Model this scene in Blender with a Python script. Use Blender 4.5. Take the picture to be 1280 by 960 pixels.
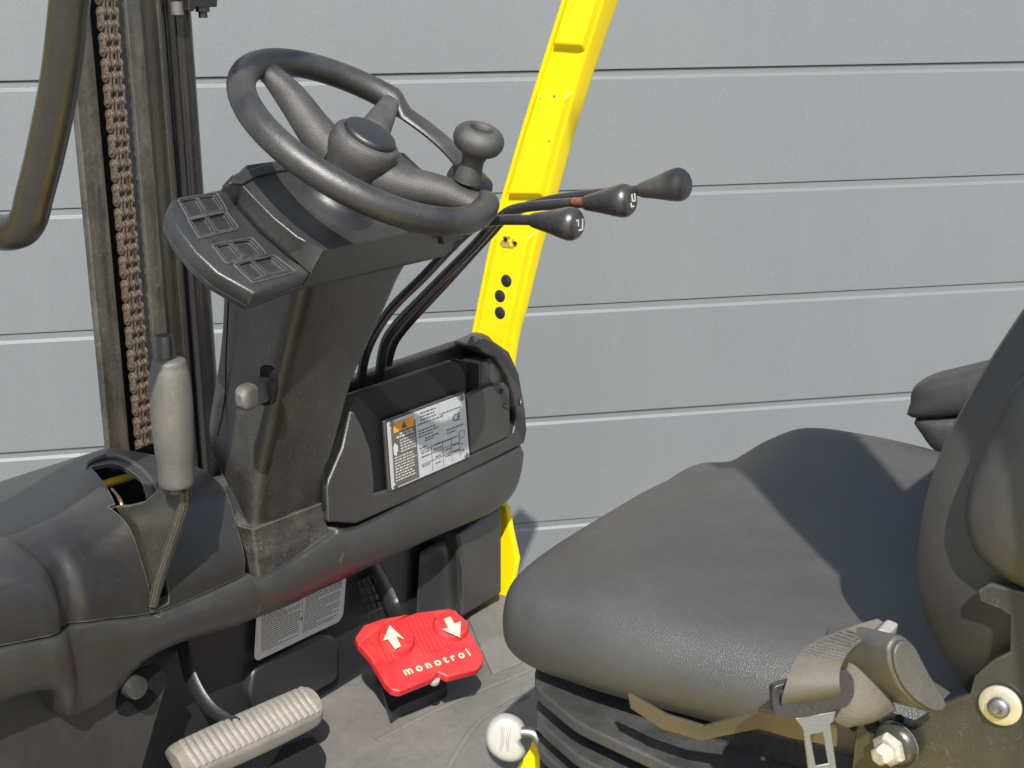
import bpy, bmesh, math, random
from mathutils import Vector, Matrix
random.seed(7)
D = bpy.data
for o in list(D.objects): D.objects.remove(o)
S = bpy.context.scene
COL = S.collection
R = math.radians

# ------------------------------------------------------------------ camera, sky, sun, exposure
HEAD, PITCH, ROLL, FPX = R(34.6), R(15.7), R(0.57), 1690.0
_v = Vector((-math.sin(HEAD), math.cos(HEAD), 0)); _r = Vector((math.cos(HEAD), math.sin(HEAD), 0)); _z = Vector((0, 0, 1))
FWD = math.cos(PITCH)*_v - math.sin(PITCH)*_z
_u = math.cos(PITCH)*_z + math.sin(PITCH)*_v
RIGHT = _r*math.cos(ROLL) - _u*math.sin(ROLL); UP = _u*math.cos(ROLL) + _r*math.sin(ROLL)
CAMP = Vector((.938, -1.096, .89))
cd = D.cameras.new('camera'); cam = D.objects.new('camera', cd); COL.objects.link(cam)
cam.matrix_world = Matrix(((RIGHT.x, UP.x, -FWD.x, CAMP.x), (RIGHT.y, UP.y, -FWD.y, CAMP.y), (RIGHT.z, UP.z, -FWD.z, CAMP.z), (0, 0, 0, 1)))
cd.sensor_width = 36; cd.lens = FPX/1280*36; cd.clip_start = .02; cd.clip_end = 500
cd.dof.use_dof = True; cd.dof.focus_distance = 1.45; cd.dof.aperture_fstop = 22
S.camera = cam
LIGHT = Vector((-.80, 1.0, -1.22)).normalized()          # the way the sunlight travels
SRCD = -LIGHT
elev = math.asin(SRCD.z)
w = D.worlds.new('World'); S.world = w; w.use_nodes = True
nt = w.node_tree; nt.nodes.clear()
bg = nt.nodes.new('ShaderNodeBackground'); out = nt.nodes.new('ShaderNodeOutputWorld'); sky = nt.nodes.new('ShaderNodeTexSky')
sky.sky_type = 'NISHITA'; sky.sun_disc = False; sky.sun_elevation = elev
sky.sun_rotation = math.atan2(SRCD.x, SRCD.y); sky.air_density = 1.0; sky.dust_density = 1.5
nt.links.new(sky.outputs[0], bg.inputs[0]); nt.links.new(bg.outputs[0], out.inputs[0]); bg.inputs[1].default_value = .12
sl = D.lights.new('sun', 'SUN'); sun = D.objects.new('sun', sl); COL.objects.link(sun)
sl.energy = 4.3; sl.angle = R(.5); sl.color = (1, .955, .88)
sun.rotation_euler = LIGHT.to_track_quat('-Z', 'Y').to_euler(); sun.location = (2, -4, 6)
S.view_settings.view_transform = 'Standard'; S.view_settings.look = 'None'; S.view_settings.gamma = 1
S.view_settings.exposure = .52
S.render.engine = 'CYCLES'; S.render.resolution_x = 1024; S.render.resolution_y = 768
S.cycles.max_bounces = 8

# ------------------------------------------------------------------ point helpers
def ray(px, py): return (px-640)*RIGHT + (480-py)*UP + FPX*FWD
def at(px, py, x=None, y=None, z=None, d=None, pl=None):
    """A point of the place seen along a line of sight and lying on a known plane."""
    r = ray(px, py)
    if x is not None: t = (x-CAMP.x)/r.x
    elif y is not None: t = (y-CAMP.y)/r.y
    elif z is not None: t = (z-CAMP.z)/r.z
    elif pl is not None: t = (pl[0]-CAMP).dot(pl[1])/r.dot(pl[1])
    else: t = d/FPX
    return CAMP + r*t
def lerp(a, b, t): return a+(b-a)*t

# ------------------------------------------------------------------ materials
MATS = {}
def nodes(name):
    m = D.materials.new(name); m.use_nodes = True; n = m.node_tree; b = n.nodes['Principled BSDF']; MATS[name] = m
    return m, n, b
def N(n, t, **k):
    x = n.nodes.new(t)
    for a, v in k.items():
        if a in x.inputs: x.inputs[a].default_value = v
        else: setattr(x, a, v)
    return x
def ramp(n, src, stops):
    r = n.nodes.new('ShaderNodeValToRGB'); el = r.color_ramp.elements
    while len(el) < len(stops): el.new(.5)
    for e, (p, c) in zip(el, stops):
        e.position = p; e.color = (*c, 1) if isinstance(c, tuple) else (c, c, c, 1)
    n.links.new(src, r.inputs[0]); return r.outputs[0]
def mixc(n, f, a, b, mode='MIX'):
    m = n.nodes.new('ShaderNodeMix'); m.data_type = 'RGBA'; m.blend_type = mode
    for i, v in ((0, f), (6, a), (7, b)):
        if hasattr(v, 'links'): n.links.new(v, m.inputs[i])
        else: m.inputs[i].default_value = v if i == 0 else (*v, 1)
    return m.outputs[2]
def worn(name, base, dust, rough=.45, dust_amt=.5, grain=.12, gscale=900, scale=9, metallic=0, scratch=.25, cells=False, spec=.9, lo=.22, hi=.95, streak=None, bumpd=.0006, edge_glint=0):
    """A painted, moulded or upholstered surface with dust, blotches and scratches."""
    m, n, b = nodes(name); L = n.links.new
    tc = N(n, 'ShaderNodeTexCoord'); co = tc.outputs['Object']
    n1 = N(n, 'ShaderNodeTexNoise', Scale=scale, Detail=8.0, Roughness=.65); L(co, n1.inputs['Vector'])
    n2 = N(n, 'ShaderNodeTexNoise', Scale=scale*14, Detail=6.0, Roughness=.7); L(co, n2.inputs['Vector'])
    mp = N(n, 'ShaderNodeMapping'); mp.inputs['Scale'].default_value = streak or (60, 60, 5); L(co, mp.inputs[0])
    n3 = N(n, 'ShaderNodeTexNoise', Scale=1.0, Detail=5.0, Roughness=.6); L(mp.outputs[0], n3.inputs['Vector'])
    ad = N(n, 'ShaderNodeMath', operation='ADD'); L(n1.outputs['Fac'], ad.inputs[0])
    mu = N(n, 'ShaderNodeMath', operation='MULTIPLY'); L(n2.outputs['Fac'], mu.inputs[0]); mu.inputs[1].default_value = .45
    L(mu.outputs[0], ad.inputs[1])
    mu2 = N(n, 'ShaderNodeMath', operation='MULTIPLY_ADD'); L(n3.outputs['Fac'], mu2.inputs[0]); mu2.inputs[1].default_value = scratch; L(ad.outputs[0], mu2.inputs[2])
    off = N(n, 'ShaderNodeMath', operation='SUBTRACT'); L(mu2.outputs[0], off.inputs[0]); off.inputs[1].default_value = .225+scratch*.5
    f = ramp(n, off.outputs[0], [(lo, 0.0), (hi, 1.0)])
    fm = N(n, 'ShaderNodeMath', operation='MULTIPLY'); L(f, fm.inputs[0]); fm.inputs[1].default_value = dust_amt
    # dust settles on what faces up
    ge = N(n, 'ShaderNodeNewGeometry'); sx = N(n, 'ShaderNodeSeparateXYZ'); L(ge.outputs['Normal'], sx.inputs[0])
    mr = N(n, 'ShaderNodeMapRange'); L(sx.outputs['Z'], mr.inputs[0]); mr.inputs[1].default_value = -.2; mr.inputs[3].default_value = .5; mr.inputs[4].default_value = 1.15
    fz = N(n, 'ShaderNodeMath', operation='MULTIPLY', use_clamp=True); L(fm.outputs[0], fz.inputs[0]); L(mr.outputs[0], fz.inputs[1])
    c = mixc(n, fz.outputs[0], base, dust)
    # scratches: thin pale lines
    mp2 = N(n, 'ShaderNodeMapping'); mp2.inputs['Scale'].default_value = (38, 30, 34); mp2.inputs['Rotation'].default_value = (.5, .9, .3); L(co, mp2.inputs[0])
    v = N(n, 'ShaderNodeTexNoise', Scale=1.4, Detail=2.0, Roughness=.4, Distortion=2.2); L(mp2.outputs[0], v.inputs['Vector'])
    sc = ramp(n, v.outputs['Fac'], [(.496, 0.0), (.4995, 1.0), (.503, 0.0)])
    s2 = N(n, 'ShaderNodeMath', operation='MULTIPLY'); L(sc, s2.inputs[0]); L(n1.outputs['Fac'], s2.inputs[1])
    s3 = N(n, 'ShaderNodeMath', operation='MULTIPLY'); L(s2.outputs[0], s3.inputs[0]); s3.inputs[1].default_value = scratch*1.8
    c = mixc(n, s3.outputs[0], c, tuple(min(1, q*1.6+.03) for q in dust))
    if edge_glint:      # light caught along the edges, painted into the colour as pale lines
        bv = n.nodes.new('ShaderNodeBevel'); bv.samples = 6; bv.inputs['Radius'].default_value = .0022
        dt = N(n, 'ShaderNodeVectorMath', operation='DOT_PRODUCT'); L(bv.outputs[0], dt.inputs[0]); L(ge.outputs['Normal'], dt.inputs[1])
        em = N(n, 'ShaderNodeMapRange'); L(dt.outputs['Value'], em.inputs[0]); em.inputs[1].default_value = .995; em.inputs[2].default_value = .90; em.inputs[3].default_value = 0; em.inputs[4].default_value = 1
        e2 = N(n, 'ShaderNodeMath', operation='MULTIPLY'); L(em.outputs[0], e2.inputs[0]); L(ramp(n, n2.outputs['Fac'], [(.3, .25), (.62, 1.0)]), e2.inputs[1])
        e3 = N(n, 'ShaderNodeMath', operation='MULTIPLY', use_clamp=True); L(e2.outputs[0], e3.inputs[0]); e3.inputs[1].default_value = edge_glint
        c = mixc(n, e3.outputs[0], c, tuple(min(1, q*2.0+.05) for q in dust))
    sp = N(n, 'ShaderNodeTexNoise', Scale=380.0, Detail=2.0, Roughness=.5); L(co, sp.inputs['Vector'])
    sp1 = ramp(n, sp.outputs['Fac'], [(.71, 0.0), (.78, .8)])
    sp2 = N(n, 'ShaderNodeMath', operation='MULTIPLY'); L(sp1, sp2.inputs[0]); L(fz.outputs[0], sp2.inputs[1])
    c = mixc(n, sp2.outputs[0], c, tuple(min(1, q*1.7+.03) for q in dust))
    L(c, b.inputs['Base Color'])
    rr = N(n, 'ShaderNodeMapRange'); L(fz.outputs[0], rr.inputs[0]); rr.inputs[3].default_value = rough; rr.inputs[4].default_value = min(.9, rough+.14)
    L(rr.outputs[0], b.inputs['Roughness']); b.inputs['Metallic'].default_value = metallic
    b.inputs['Specular IOR Level'].default_value = spec
    if cells:
        g = N(n, 'ShaderNodeTexVoronoi', Scale=gscale); g.feature = 'DISTANCE_TO_EDGE'; L(co, g.inputs['Vector']); go = ramp(n, g.outputs['Distance'], [(0.0, 0.0), (.35, 1.0)])
    else:
        g = N(n, 'ShaderNodeTexNoise', Scale=gscale, Detail=2.0); L(co, g.inputs['Vector']); go = g.outputs['Fac']
    bp = N(n, 'ShaderNodeBump', Strength=grain, Distance=bumpd); L(go, bp.inputs['Height'])
    b2 = N(n, 'ShaderNodeBump', Strength=.25, Distance=.0012); L(n2.outputs['Fac'], b2.inputs['Height']); L(bp.outputs[0], b2.inputs['Normal'])
    L(b2.outputs[0], b.inputs['Normal'])
    return m
DUST = (.15, .138, .116)
plastic = worn('moulded_black_plastic', (.015, .015, .016), (.105, .102, .094), .35, .38, .5, 1100, 6, edge_glint=.7)
plastic2 = worn('dusty_black_plastic', (.020, .0195, .0185), (.13, .122, .106), .36, .42, .5, 1100, 7, edge_glint=.7)
plastic_up = worn('console_plastic', (.014, .015, .016), (.13, .126, .116), .33, .38, .4, 1200, 12, edge_glint=.45)
plastic_dark = worn('clean_black_plastic', (.012, .013, .015), (.05, .048, .043), .42, .35, .3, 1000, 14, scratch=.1)
columnm = worn('column_plastic', (.016, .0155, .015), (.15, .132, .105), .36, .44, .35, 1100, 8, scratch=.6, streak=(26, 40, 7), lo=.3, hi=.85, edge_glint=.5)
footm = worn('scuffed_plastic', (.022, .021, .019), (.16, .148, .125), .42, .5, .4, 1100, 22, scratch=.9, streak=(30, 14, 50), lo=.38, hi=.72, edge_glint=.6)
rubber = worn('wheel_rubber', (.014, .014, .014), (.14, .13, .112), .38, .5, .35, 1500, 14, scratch=.5)
rubber_grey = worn('spoke_foam', (.026, .026, .025), (.155, .145, .125), .48, .6, 1.0, 1300, 24, lo=.3, hi=.8)
gripm = worn('grip_rubber', (.075, .071, .064), (.185, .174, .15), .55, .7, .6, 900, 24, scratch=.5, streak=(40, 40, 12), lo=.3, hi=.75)
padm = worn('brake_pad_rubber', (.15, .139, .12), (.37, .348, .30), .65, .9, .6, 700, 26, lo=.34, hi=.66)
redm = worn('red_rubber', (.55, .011, .017), (.42, .12, .10), .38, .5, .4, 800, 20, scratch=.3, lo=.3, hi=.9)
leather = worn('seat_vinyl', (.034, .034, .034), (.135, .131, .12), .46, .62, .42, 520, 2.2, cells=True, scratch=.05, lo=.1, hi=1.0, bumpd=.0006)
leather_smooth = worn('backrest_vinyl', (.026, .025, .025), (.11, .103, .09), .45, .5, .25, 620, 5, cells=True, scratch=.2, lo=.15, hi=.95)
finm = worn('bellows_rubber', (.030, .030, .030), (.12, .116, .106), .5, .55, 1.0, 1000, 22, lo=.3, hi=.8)
matm = worn('floor_mat_rubber', (.085, .082, .077), (.265, .255, .238), .45, .8, .4, 500, 6, scratch=.4, lo=.12, hi=.92, streak=(20, 6, 20))
yellow = worn('yellow_paint', (.86, .65, .002), (.50, .37, .05), .30, .26, .06, 500, 12, scratch=.12, lo=.4, hi=.9, spec=.4)
yellow_dirt = worn('yellow_paint_dirty', (.80, .62, .010), (.35, .29, .12), .42, .5, .1, 500, 12, scratch=.3)
mastm = worn('greasy_mast_steel', (.022, .020, .017), (.16, .138, .108), .5, .85, .8, 500, 10, scratch=.9, lo=.34, hi=.74, streak=(60, 60, 4))
mastdark = worn('greasy_black_steel', (.014, .012, .010), (.08, .068, .05), .34, .5, .9, 420, 22, scratch=.5, streak=(70, 70, 3), lo=.3, hi=.75)
mastblack = worn('black_mast_paint', (.010, .010, .012), (.06, .05, .036), .18, .4, .1, 600, 8, scratch=.6, streak=(60, 60, 2), spec=.6)
chainm = worn('rusty_greasy_chain', (.05, .036, .026), (.18, .135, .095), .38, .8, .9, 260, 60, lo=.38, hi=.62, bumpd=.0015)
barm = worn('black_bar_paint', (.022, .021, .018), (.085, .075, .055), .25, .5, .25, 700, 6, scratch=.3, streak=(30, 30, 5), spec=.6)
rodm = worn('black_rod', (.016, .016, .017), (.10, .092, .08), .24, .4, .15, 900, 20, scratch=.3)
knobm = worn('lever_knob_plastic', (.022, .022, .023), (.12, .112, .095), .24, .38, .3, 1300, 16, scratch=.3)
dustyknob = worn('dusty_knob_plastic', (.05, .046, .04), (.16, .145, .115), .36, .5, .4, 1300, 20, scratch=.5)
brackm = worn('black_bracket_paint', (.026, .025, .021), (.13, .12, .095), .26, .42, .2, 800, 9, scratch=.6, spec=.7, edge_glint=.8)
webm = worn('belt_webbing', (.075, .067, .052), (.18, .162, .127), .75, .7, 1.0, 700, 20, scratch=.2)
retm = worn('retractor_plastic', (.055, .052, .046), (.165, .155, .132), .42, .6, .4, 1200, 14, scratch=.5)
steel = worn('bright_steel', (.30, .31, .33), (.26, .25, .23), .5, .4, .05, 800, 20, metallic=1, scratch=.4)
binm = worn('new_black_plastic', (.006, .0065, .008), (.02, .02, .02), .5, .2, .3, 1000, 14, scratch=.05, spec=.3)
padlow = worn('brake_pad_grooves', (.12, .108, .09), (.36, .33, .275), .7, .8, .6, 700, 26)
zinc = worn('zinc_washer', (.60, .56, .42), (.66, .62, .50), .42, .6, .1, 600, 30, metallic=.5, scratch=.3)
paintnut = worn('paint_splashed_bolt', (.22, .20, .17), (.62, .58, .50), .5, .95, .6, 500, 50, lo=.34, hi=.62)
whitep = worn('white_knob_plastic', (.36, .36, .345), (.27, .26, .235), .34, .35, .1, 500, 30, scratch=.2)
def flat(name, c, rough=.5, metallic=0, spec=.5):
    m, n, b = nodes(name); b.inputs['Base Color'].default_value = (*c, 1); b.inputs['Roughness'].default_value = rough
    b.inputs['Metallic'].default_value = metallic; b.inputs['Specular IOR Level'].default_value = spec
    nn = N(n, 'ShaderNodeTexNoise', Scale=160.0, Detail=6.0); tc = N(n, 'ShaderNodeTexCoord'); n.links.new(tc.outputs['Object'], nn.inputs['Vector'])
    cc = mixc(n, ramp(n, nn.outputs['Fac'], [(.4, 0.0), (.75, .45)]), c, tuple(q*.7+.02 for q in c)); n.links.new(cc, b.inputs['Base Color'])
    return m
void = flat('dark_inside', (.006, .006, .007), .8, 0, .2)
whiteprint = flat('cream_print', (.62, .56, .42), .6)
inkm = flat('black_ink', (.09, .09, .095), .6)
whiteink = flat('white_ink', (.58, .57, .54), .6)
platem = flat('silver_nameplate', (.60, .62, .64), .32, .35)
plate_dark = flat('nameplate_dark_field', (.11, .10, .09), .4)
orange = flat('orange_print', (.85, .36, .02), .45)
paper = flat('sticker_paper', (.62, .60, .55), .5)
plug = flat('black_rubber_plug', (.012, .014, .022), .45)
copper = flat('bare_copper_mark', (.40, .17, .09), .4, .6)
greenm = worn('dirty_green_rubber', (.10, .12, .05), (.2, .2, .1), .5, .5)

def wall_mat():
    m, n, b = nodes('stucco_steel_panel'); L = n.links.new
    tc = N(n, 'ShaderNodeTexCoord'); co = tc.outputs['Object']
    vn = N(n, 'ShaderNodeTexNoise', Scale=300.0, Detail=2.0, Roughness=.6); L(co, vn.inputs['Vector'])
    bg_ = N(n, 'ShaderNodeTexNoise', Scale=1.2, Detail=5.0); L(co, bg_.inputs['Vector'])
    c = mixc(n, ramp(n, vn.outputs['Fac'], [(.3, 0.0), (.7, 1.0)]), (.150, .165, .175), (.192, .208, .218))
    c = mixc(n, ramp(n, bg_.outputs['Fac'], [(.35, 0.0), (.8, .4)]), c, (.21, .225, .225))
    mp = N(n, 'ShaderNodeMapping'); mp.inputs['Scale'].default_value = (9, 9, .7); L(co, mp.inputs[0])
    sn = N(n, 'ShaderNodeTexNoise', Scale=1.0, Detail=6.0, Roughness=.6); L(mp.outputs[0], sn.inputs['Vector'])
    c = mixc(n, ramp(n, sn.outputs['Fac'], [(.48, 0.0), (.8, .12)]), c, (.24, .25, .25))
    L(c, b.inputs['Base Color']); b.inputs['Roughness'].default_value = .45; b.inputs['Metallic'].default_value = .2
    bp = N(n, 'ShaderNodeBump', Strength=.3, Distance=.001); L(vn.outputs['Fac'], bp.inputs['Height']); L(bp.outputs[0], b.inputs['Normal'])
    return m
wallm = wall_mat()
concrete = worn('concrete_ground', (.20, .195, .18), (.34, .33, .30), .8, .8, .6, 120, 1.5)

# ------------------------------------------------------------------ object helpers
WP = {}
def empty(name, loc, parent=None):
    o = D.objects.new(name, None); COL.objects.link(o); o.empty_display_size = .05
    loc = Vector(loc); WP[o] = loc
    if parent: o.parent = parent; o.location = loc-WP[parent]
    else: o.location = loc
    return o
def build(name, V, F, mat, parent=None, smooth=True, bevel=0, sub=0, kind=None, seg=2, angle=35, label=None, autosmooth=None):
    V = [Vector(v) for v in V]
    lo = Vector((min(v.x for v in V), min(v.y for v in V), min(v.z for v in V))); hi = Vector((max(v.x for v in V), max(v.y for v in V), max(v.z for v in V)))
    c = (lo+hi)/2
    me = D.meshes.new(name); me.from_pydata([v-c for v in V], [], F); 
    bm = bmesh.new(); bm.from_mesh(me); bmesh.ops.remove_doubles(bm, verts=bm.verts, dist=1e-6); bmesh.ops.recalc_face_normals(bm, faces=bm.faces); bm.to_mesh(me); bm.free()
    me.materials.append(mat)
    if smooth:
        me.polygons.foreach_set('use_smooth', [True]*len(me.polygons))
        me.set_sharp_from_angle(angle=R(angle))
    o = D.objects.new(name, me); COL.objects.link(o); WP[o] = c
    if parent: o.parent = parent; o.location = c-WP[parent]
    else: o.location = c
    if bevel:
        b = o.modifiers.new('bevel', 'BEVEL'); b.width = bevel; b.segments = seg; b.limit_method = 'ANGLE'; b.angle_limit = R(30); b.harden_normals = True
    if sub: s = o.modifiers.new('sub', 'SUBSURF'); s.levels = s.render_levels = sub
    if kind: o['kind'] = kind
    if label: o['label'] = label
    return o
def prism(name, pts, vec, mat, parent=None, bevel=.002, **k):
    """A closed outline in space given thickness along vec."""
    n = len(pts); V = [Vector(p) for p in pts]+[Vector(p)+Vector(vec) for p in pts]
    F = [tuple(range(n)), tuple(range(2*n-1, n-1, -1))]+[(i, (i+1) % n, n+(i+1) % n, n+i) for i in range(n)]
    return build(name, V, F, mat, parent, bevel=bevel, **k)
def boxp(name, c, s, mat, parent=None, rot=None, bevel=.002, **k):
    M = rot or Matrix.Identity(3); c = Vector(c)
    V = [c+M @ Vector((sx*s[0]/2, sy*s[1]/2, sz*s[2]/2)) for sx in (-1, 1) for sy in (-1, 1) for sz in (-1, 1)]
    F = [(0, 1, 3, 2), (4, 6, 7, 5), (0, 4, 5, 1), (2, 3, 7, 6), (0, 2, 6, 4), (1, 5, 7, 3)]
    return build(name, V, F, mat, parent, bevel=bevel, **k)
def cr(P, t):
    """Catmull-Rom through a list of points (or tuples of floats)."""
    n = len(P)-1; i = min(int(t), n-1); f = t-i
    p0 = P[max(i-1, 0)]; p1 = P[i]; p2 = P[i+1]; p3 = P[min(i+2, n)]
    return .5*((2*p1)+(p2-p0)*f+(2*p0-5*p1+4*p2-p3)*f*f+(3*p1-p0-3*p2+p3)*f*f*f)
def smoothpath(P, k=8):
    P = [Vector(p) for p in P]
    return [cr(P, i/k) for i in range((len(P)-1)*k+1)]
def tube_geo(path, rad, segs=16, caps=True, squash=1.0, ref=None):
    path = [Vector(p) for p in path]; n = len(path)
    rads = rad if isinstance(rad, (list, tuple)) else [rad]*n
    V = []; F = []; prev = None
    for i, p in enumerate(path):
        t = (path[min(i+1, n-1)]-path[max(i-1, 0)]).normalized()
        if prev is None:
            a = Vector(ref) if ref else (Vector((0, 0, 1)) if abs(t.z) < .9 else Vector((1, 0, 0)))
        else: a = prev
        a = (a-t*a.dot(t)).normalized(); prev = a; b = t.cross(a)
        for k in range(segs):
            q = 2*math.pi*k/segs
            V.append(p+rads[i]*(math.cos(q)*a*squash+math.sin(q)*b))
    for i in range(n-1):
        for k in range(segs):
            F.append((i*segs+k, i*segs+(k+1) % segs, (i+1)*segs+(k+1) % segs, (i+1)*segs+k))
    if caps: F += [tuple(range(segs)), tuple(range((n-1)*segs, n*segs))]
    return V, F
def tube(name, path, rad, mat, parent=None, segs=16, squash=1.0, ref=None, **k):
    V, F = tube_geo(path, rad, segs, True, squash, ref); return build(name, V, F, mat, parent, **k)
def lathe(name, o, axis, prof, mat, parent=None, segs=40, k=4, angle=50, **kw):
    """prof: (radius, height along the axis) pairs, smoothed."""
    o = Vector(o); ax = Vector(axis).normalized(); a = ax.orthogonal().normalized(); b = ax.cross(a)
    P = [Vector((r, h, 0)) for r, h in prof]
    if k > 1: P = [cr(P, i/k) for i in range((len(P)-1)*k+1)]
    V = []; F = []
    for p in P:
        for s in range(segs):
            q = 2*math.pi*s/segs; V.append(o+ax*p.y+max(p.x, 1e-5)*(math.cos(q)*a+math.sin(q)*b))
    for i in range(len(P)-1):
        for s in range(segs): F.append((i*segs+s, i*segs+(s+1) % segs, (i+1)*segs+(s+1) % segs, (i+1)*segs+s))
    F += [tuple(range(segs)), tuple(range((len(P)-1)*segs, len(P)*segs))]
    return build(name, V, F, mat, parent, angle=angle, **kw)
def loft(name, secs, mat, parent=None, ku=6, kv=6, closed=False, caps=False, thick=0, **k):
    """secs: rows of points; both directions smoothed."""
    secs = [[Vector(p) for p in s] for s in secs]
    if closed: secs = [s+[s[0]] for s in secs]
    def row(s):
        if not closed: return [cr(s, j/kv) for j in range((len(s)-1)*kv+1)]
        m = len(s)-1; o_ = []
        for j in range(m*kv):
            i = j//kv; f = (j % kv)/kv; P = [s[(i-1) % m], s[i % m], s[(i+1) % m], s[(i+2) % m]]
            o_.append(cr(P, 1+f))
        return o_
    rows = [row(s) for s in secs]; nv = len(rows[0])
    G = []
    for i in range((len(rows)-1)*ku+1): G.append([cr([r[j] for r in rows], i/ku) for j in range(nv)])
    V = [p for r in G for p in r]; F = []
    for i in range(len(G)-1):
        for j in range(nv-1 if not closed else nv): F.append((i*nv+j, i*nv+(j+1) % nv, (i+1)*nv+(j+1) % nv, (i+1)*nv+j))
    if caps: F += [tuple(range(nv)), tuple(range((len(G)-1)*nv, len(G)*nv))]
    o = build(name, V, F, mat, parent, **k)
    if thick: s = o.modifiers.new('solid', 'SOLIDIFY'); s.thickness = thick; s.offset = -1
    return o
def roundpoly(P, r, seg=5):
    """Round the corners of a closed outline in space."""
    P = [Vector(p) for p in P]; n = len(P); o_ = []
    for i, p in enumerate(P):
        a = P[i-1]-p; b = P[(i+1) % n]-p; rr = r[i] if isinstance(r, (list, tuple)) else r
        ra = min(rr, a.length*.48); rb = min(rr, b.length*.48); pa = p+a.normalized()*ra; pb = p+b.normalized()*rb
        for j in range(seg+1):
            t = j/seg; o_.append((1-t)**2*pa+2*t*(1-t)*p+t*t*pb)
    return o_
def cloft(name, levels, r, mat, parent=None, ku=5, seg=5, caps=True, **k):
    rows = [roundpoly(l, r[i] if isinstance(r, list) else r, seg) for i, l in enumerate(levels)]
    nv = len(rows[0]); G = [[cr([q[j] for q in rows], i/ku) for j in range(nv)] for i in range((len(rows)-1)*ku+1)]
    V = [p for g in G for p in g]
    F = [(i*nv+j, i*nv+(j+1) % nv, (i+1)*nv+(j+1) % nv, (i+1)*nv+j) for i in range(len(G)-1) for j in range(nv)]
    if caps: F += [tuple(range(nv)), tuple(range((len(G)-1)*nv, len(G)*nv))]
    return build(name, V, F, mat, parent, **k)
def cut(o, pts, vec, solver='EXACT', keep=False):
    """Cut a prism-shaped opening out of o, applied at once."""
    n = len(pts); V = [Vector(p)-WP[o] for p in pts]+[Vector(p)+Vector(vec)-WP[o] for p in pts]
    me = D.meshes.new('c'); me.from_pydata(V, [], [tuple(range(n)), tuple(range(2*n-1, n-1, -1))]+[(i, (i+1) % n, n+(i+1) % n, n+i) for i in range(n)])
    bm = bmesh.new(); bm.from_mesh(me); bmesh.ops.recalc_face_normals(bm, faces=bm.faces); bm.to_mesh(me); bm.free()
    c = D.objects.new('c', me); COL.objects.link(c)
    mods = [(m.type, {a: getattr(m, a) for a in (('width', 'segments', 'limit_method', 'angle_limit', 'harden_normals') if m.type == 'BEVEL' else ())}) for m in o.modifiers if m.type == 'BEVEL']
    sol = [m.thickness for m in o.modifiers if m.type == 'SOLIDIFY']
    for m in list(o.modifiers):
        if m.type == 'BEVEL' and not keep: o.modifiers.remove(m)
    b = o.modifiers.new('b', 'BOOLEAN'); b.operation = 'DIFFERENCE'; b.object = c; b.solver = solver
    par, loc = o.parent, o.location.copy(); o.parent = None; o.location = (0, 0, 0)
    dg = bpy.context.evaluated_depsgraph_get(); dg.update()
    nm = D.meshes.new_from_object(o.evaluated_get(dg)); old = o.data; nmn = old.name; o.modifiers.clear(); o.data = nm; D.meshes.remove(old); nm.name = nmn
    D.objects.remove(c); o.parent = par; o.location = loc
    nm.polygons.foreach_set('use_smooth', [True]*len(nm.polygons)); nm.set_sharp_from_angle(angle=R(35))
    for t, kv in ([] if keep else mods):
        m = o.modifiers.new('bevel', 'BEVEL')
        for a, v in kv.items(): setattr(m, a, v)
    return o
def text(name, s, o, ux, uy, size, depth, mat, parent, bold=0.0):
    """Raised lettering; ux, uy: reading direction and up."""
    c = D.curves.new(name, 'FONT'); c.body = s; c.size = 1; c.extrude = .5; c.offset = bold; c.align_x = 'CENTER'; c.align_y = 'CENTER'
    t = D.objects.new('t', c); COL.objects.link(t); dg = bpy.context.evaluated_depsgraph_get(); me = D.meshes.new_from_object(t.evaluated_get(dg))
    D.objects.remove(t); ux = Vector(ux).normalized(); uy = Vector(uy); uy = (uy-ux*uy.dot(ux)).normalized(); nz = ux.cross(uy)
    V = [Vector(o)+ux*v.co.x*size+uy*v.co.y*size+nz*v.co.z*depth for v in me.vertices]; F = [tuple(p.vertices) for p in me.polygons]
    D.meshes.remove(me)
    return build(name, V, F, mat, parent, smooth=False)
def joined(name, parts, mat, parent, **k):
    V = []; F = []
    for v, f in parts:
        n = len(V); V += list(v); F += [tuple(i+n for i in q) for q in f]
    return build(name, V, F, mat, parent, **k)
def quadbox(p, ux, uy, nz, w, h, t):
    c = [p+ux*sx*w/2+uy*sy*h/2 for sx, sy in ((-1, -1), (1, -1), (1, 1), (-1, 1))]
    V = c+[q+nz*t for q in c]; return V, [(0, 1, 2, 3), (4, 5, 6, 7), (0, 1, 5, 4), (1, 2, 6, 5), (2, 3, 7, 6), (3, 0, 4, 7)]

# ================================================================== the setting
GZ = -.75
g = build('ground', [(-30, -30, GZ), (30, -30, GZ), (30, 30, GZ), (-30, 30, GZ)], [(0, 1, 2, 3)], concrete, smooth=False); g['kind'] = 'structure'

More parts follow.
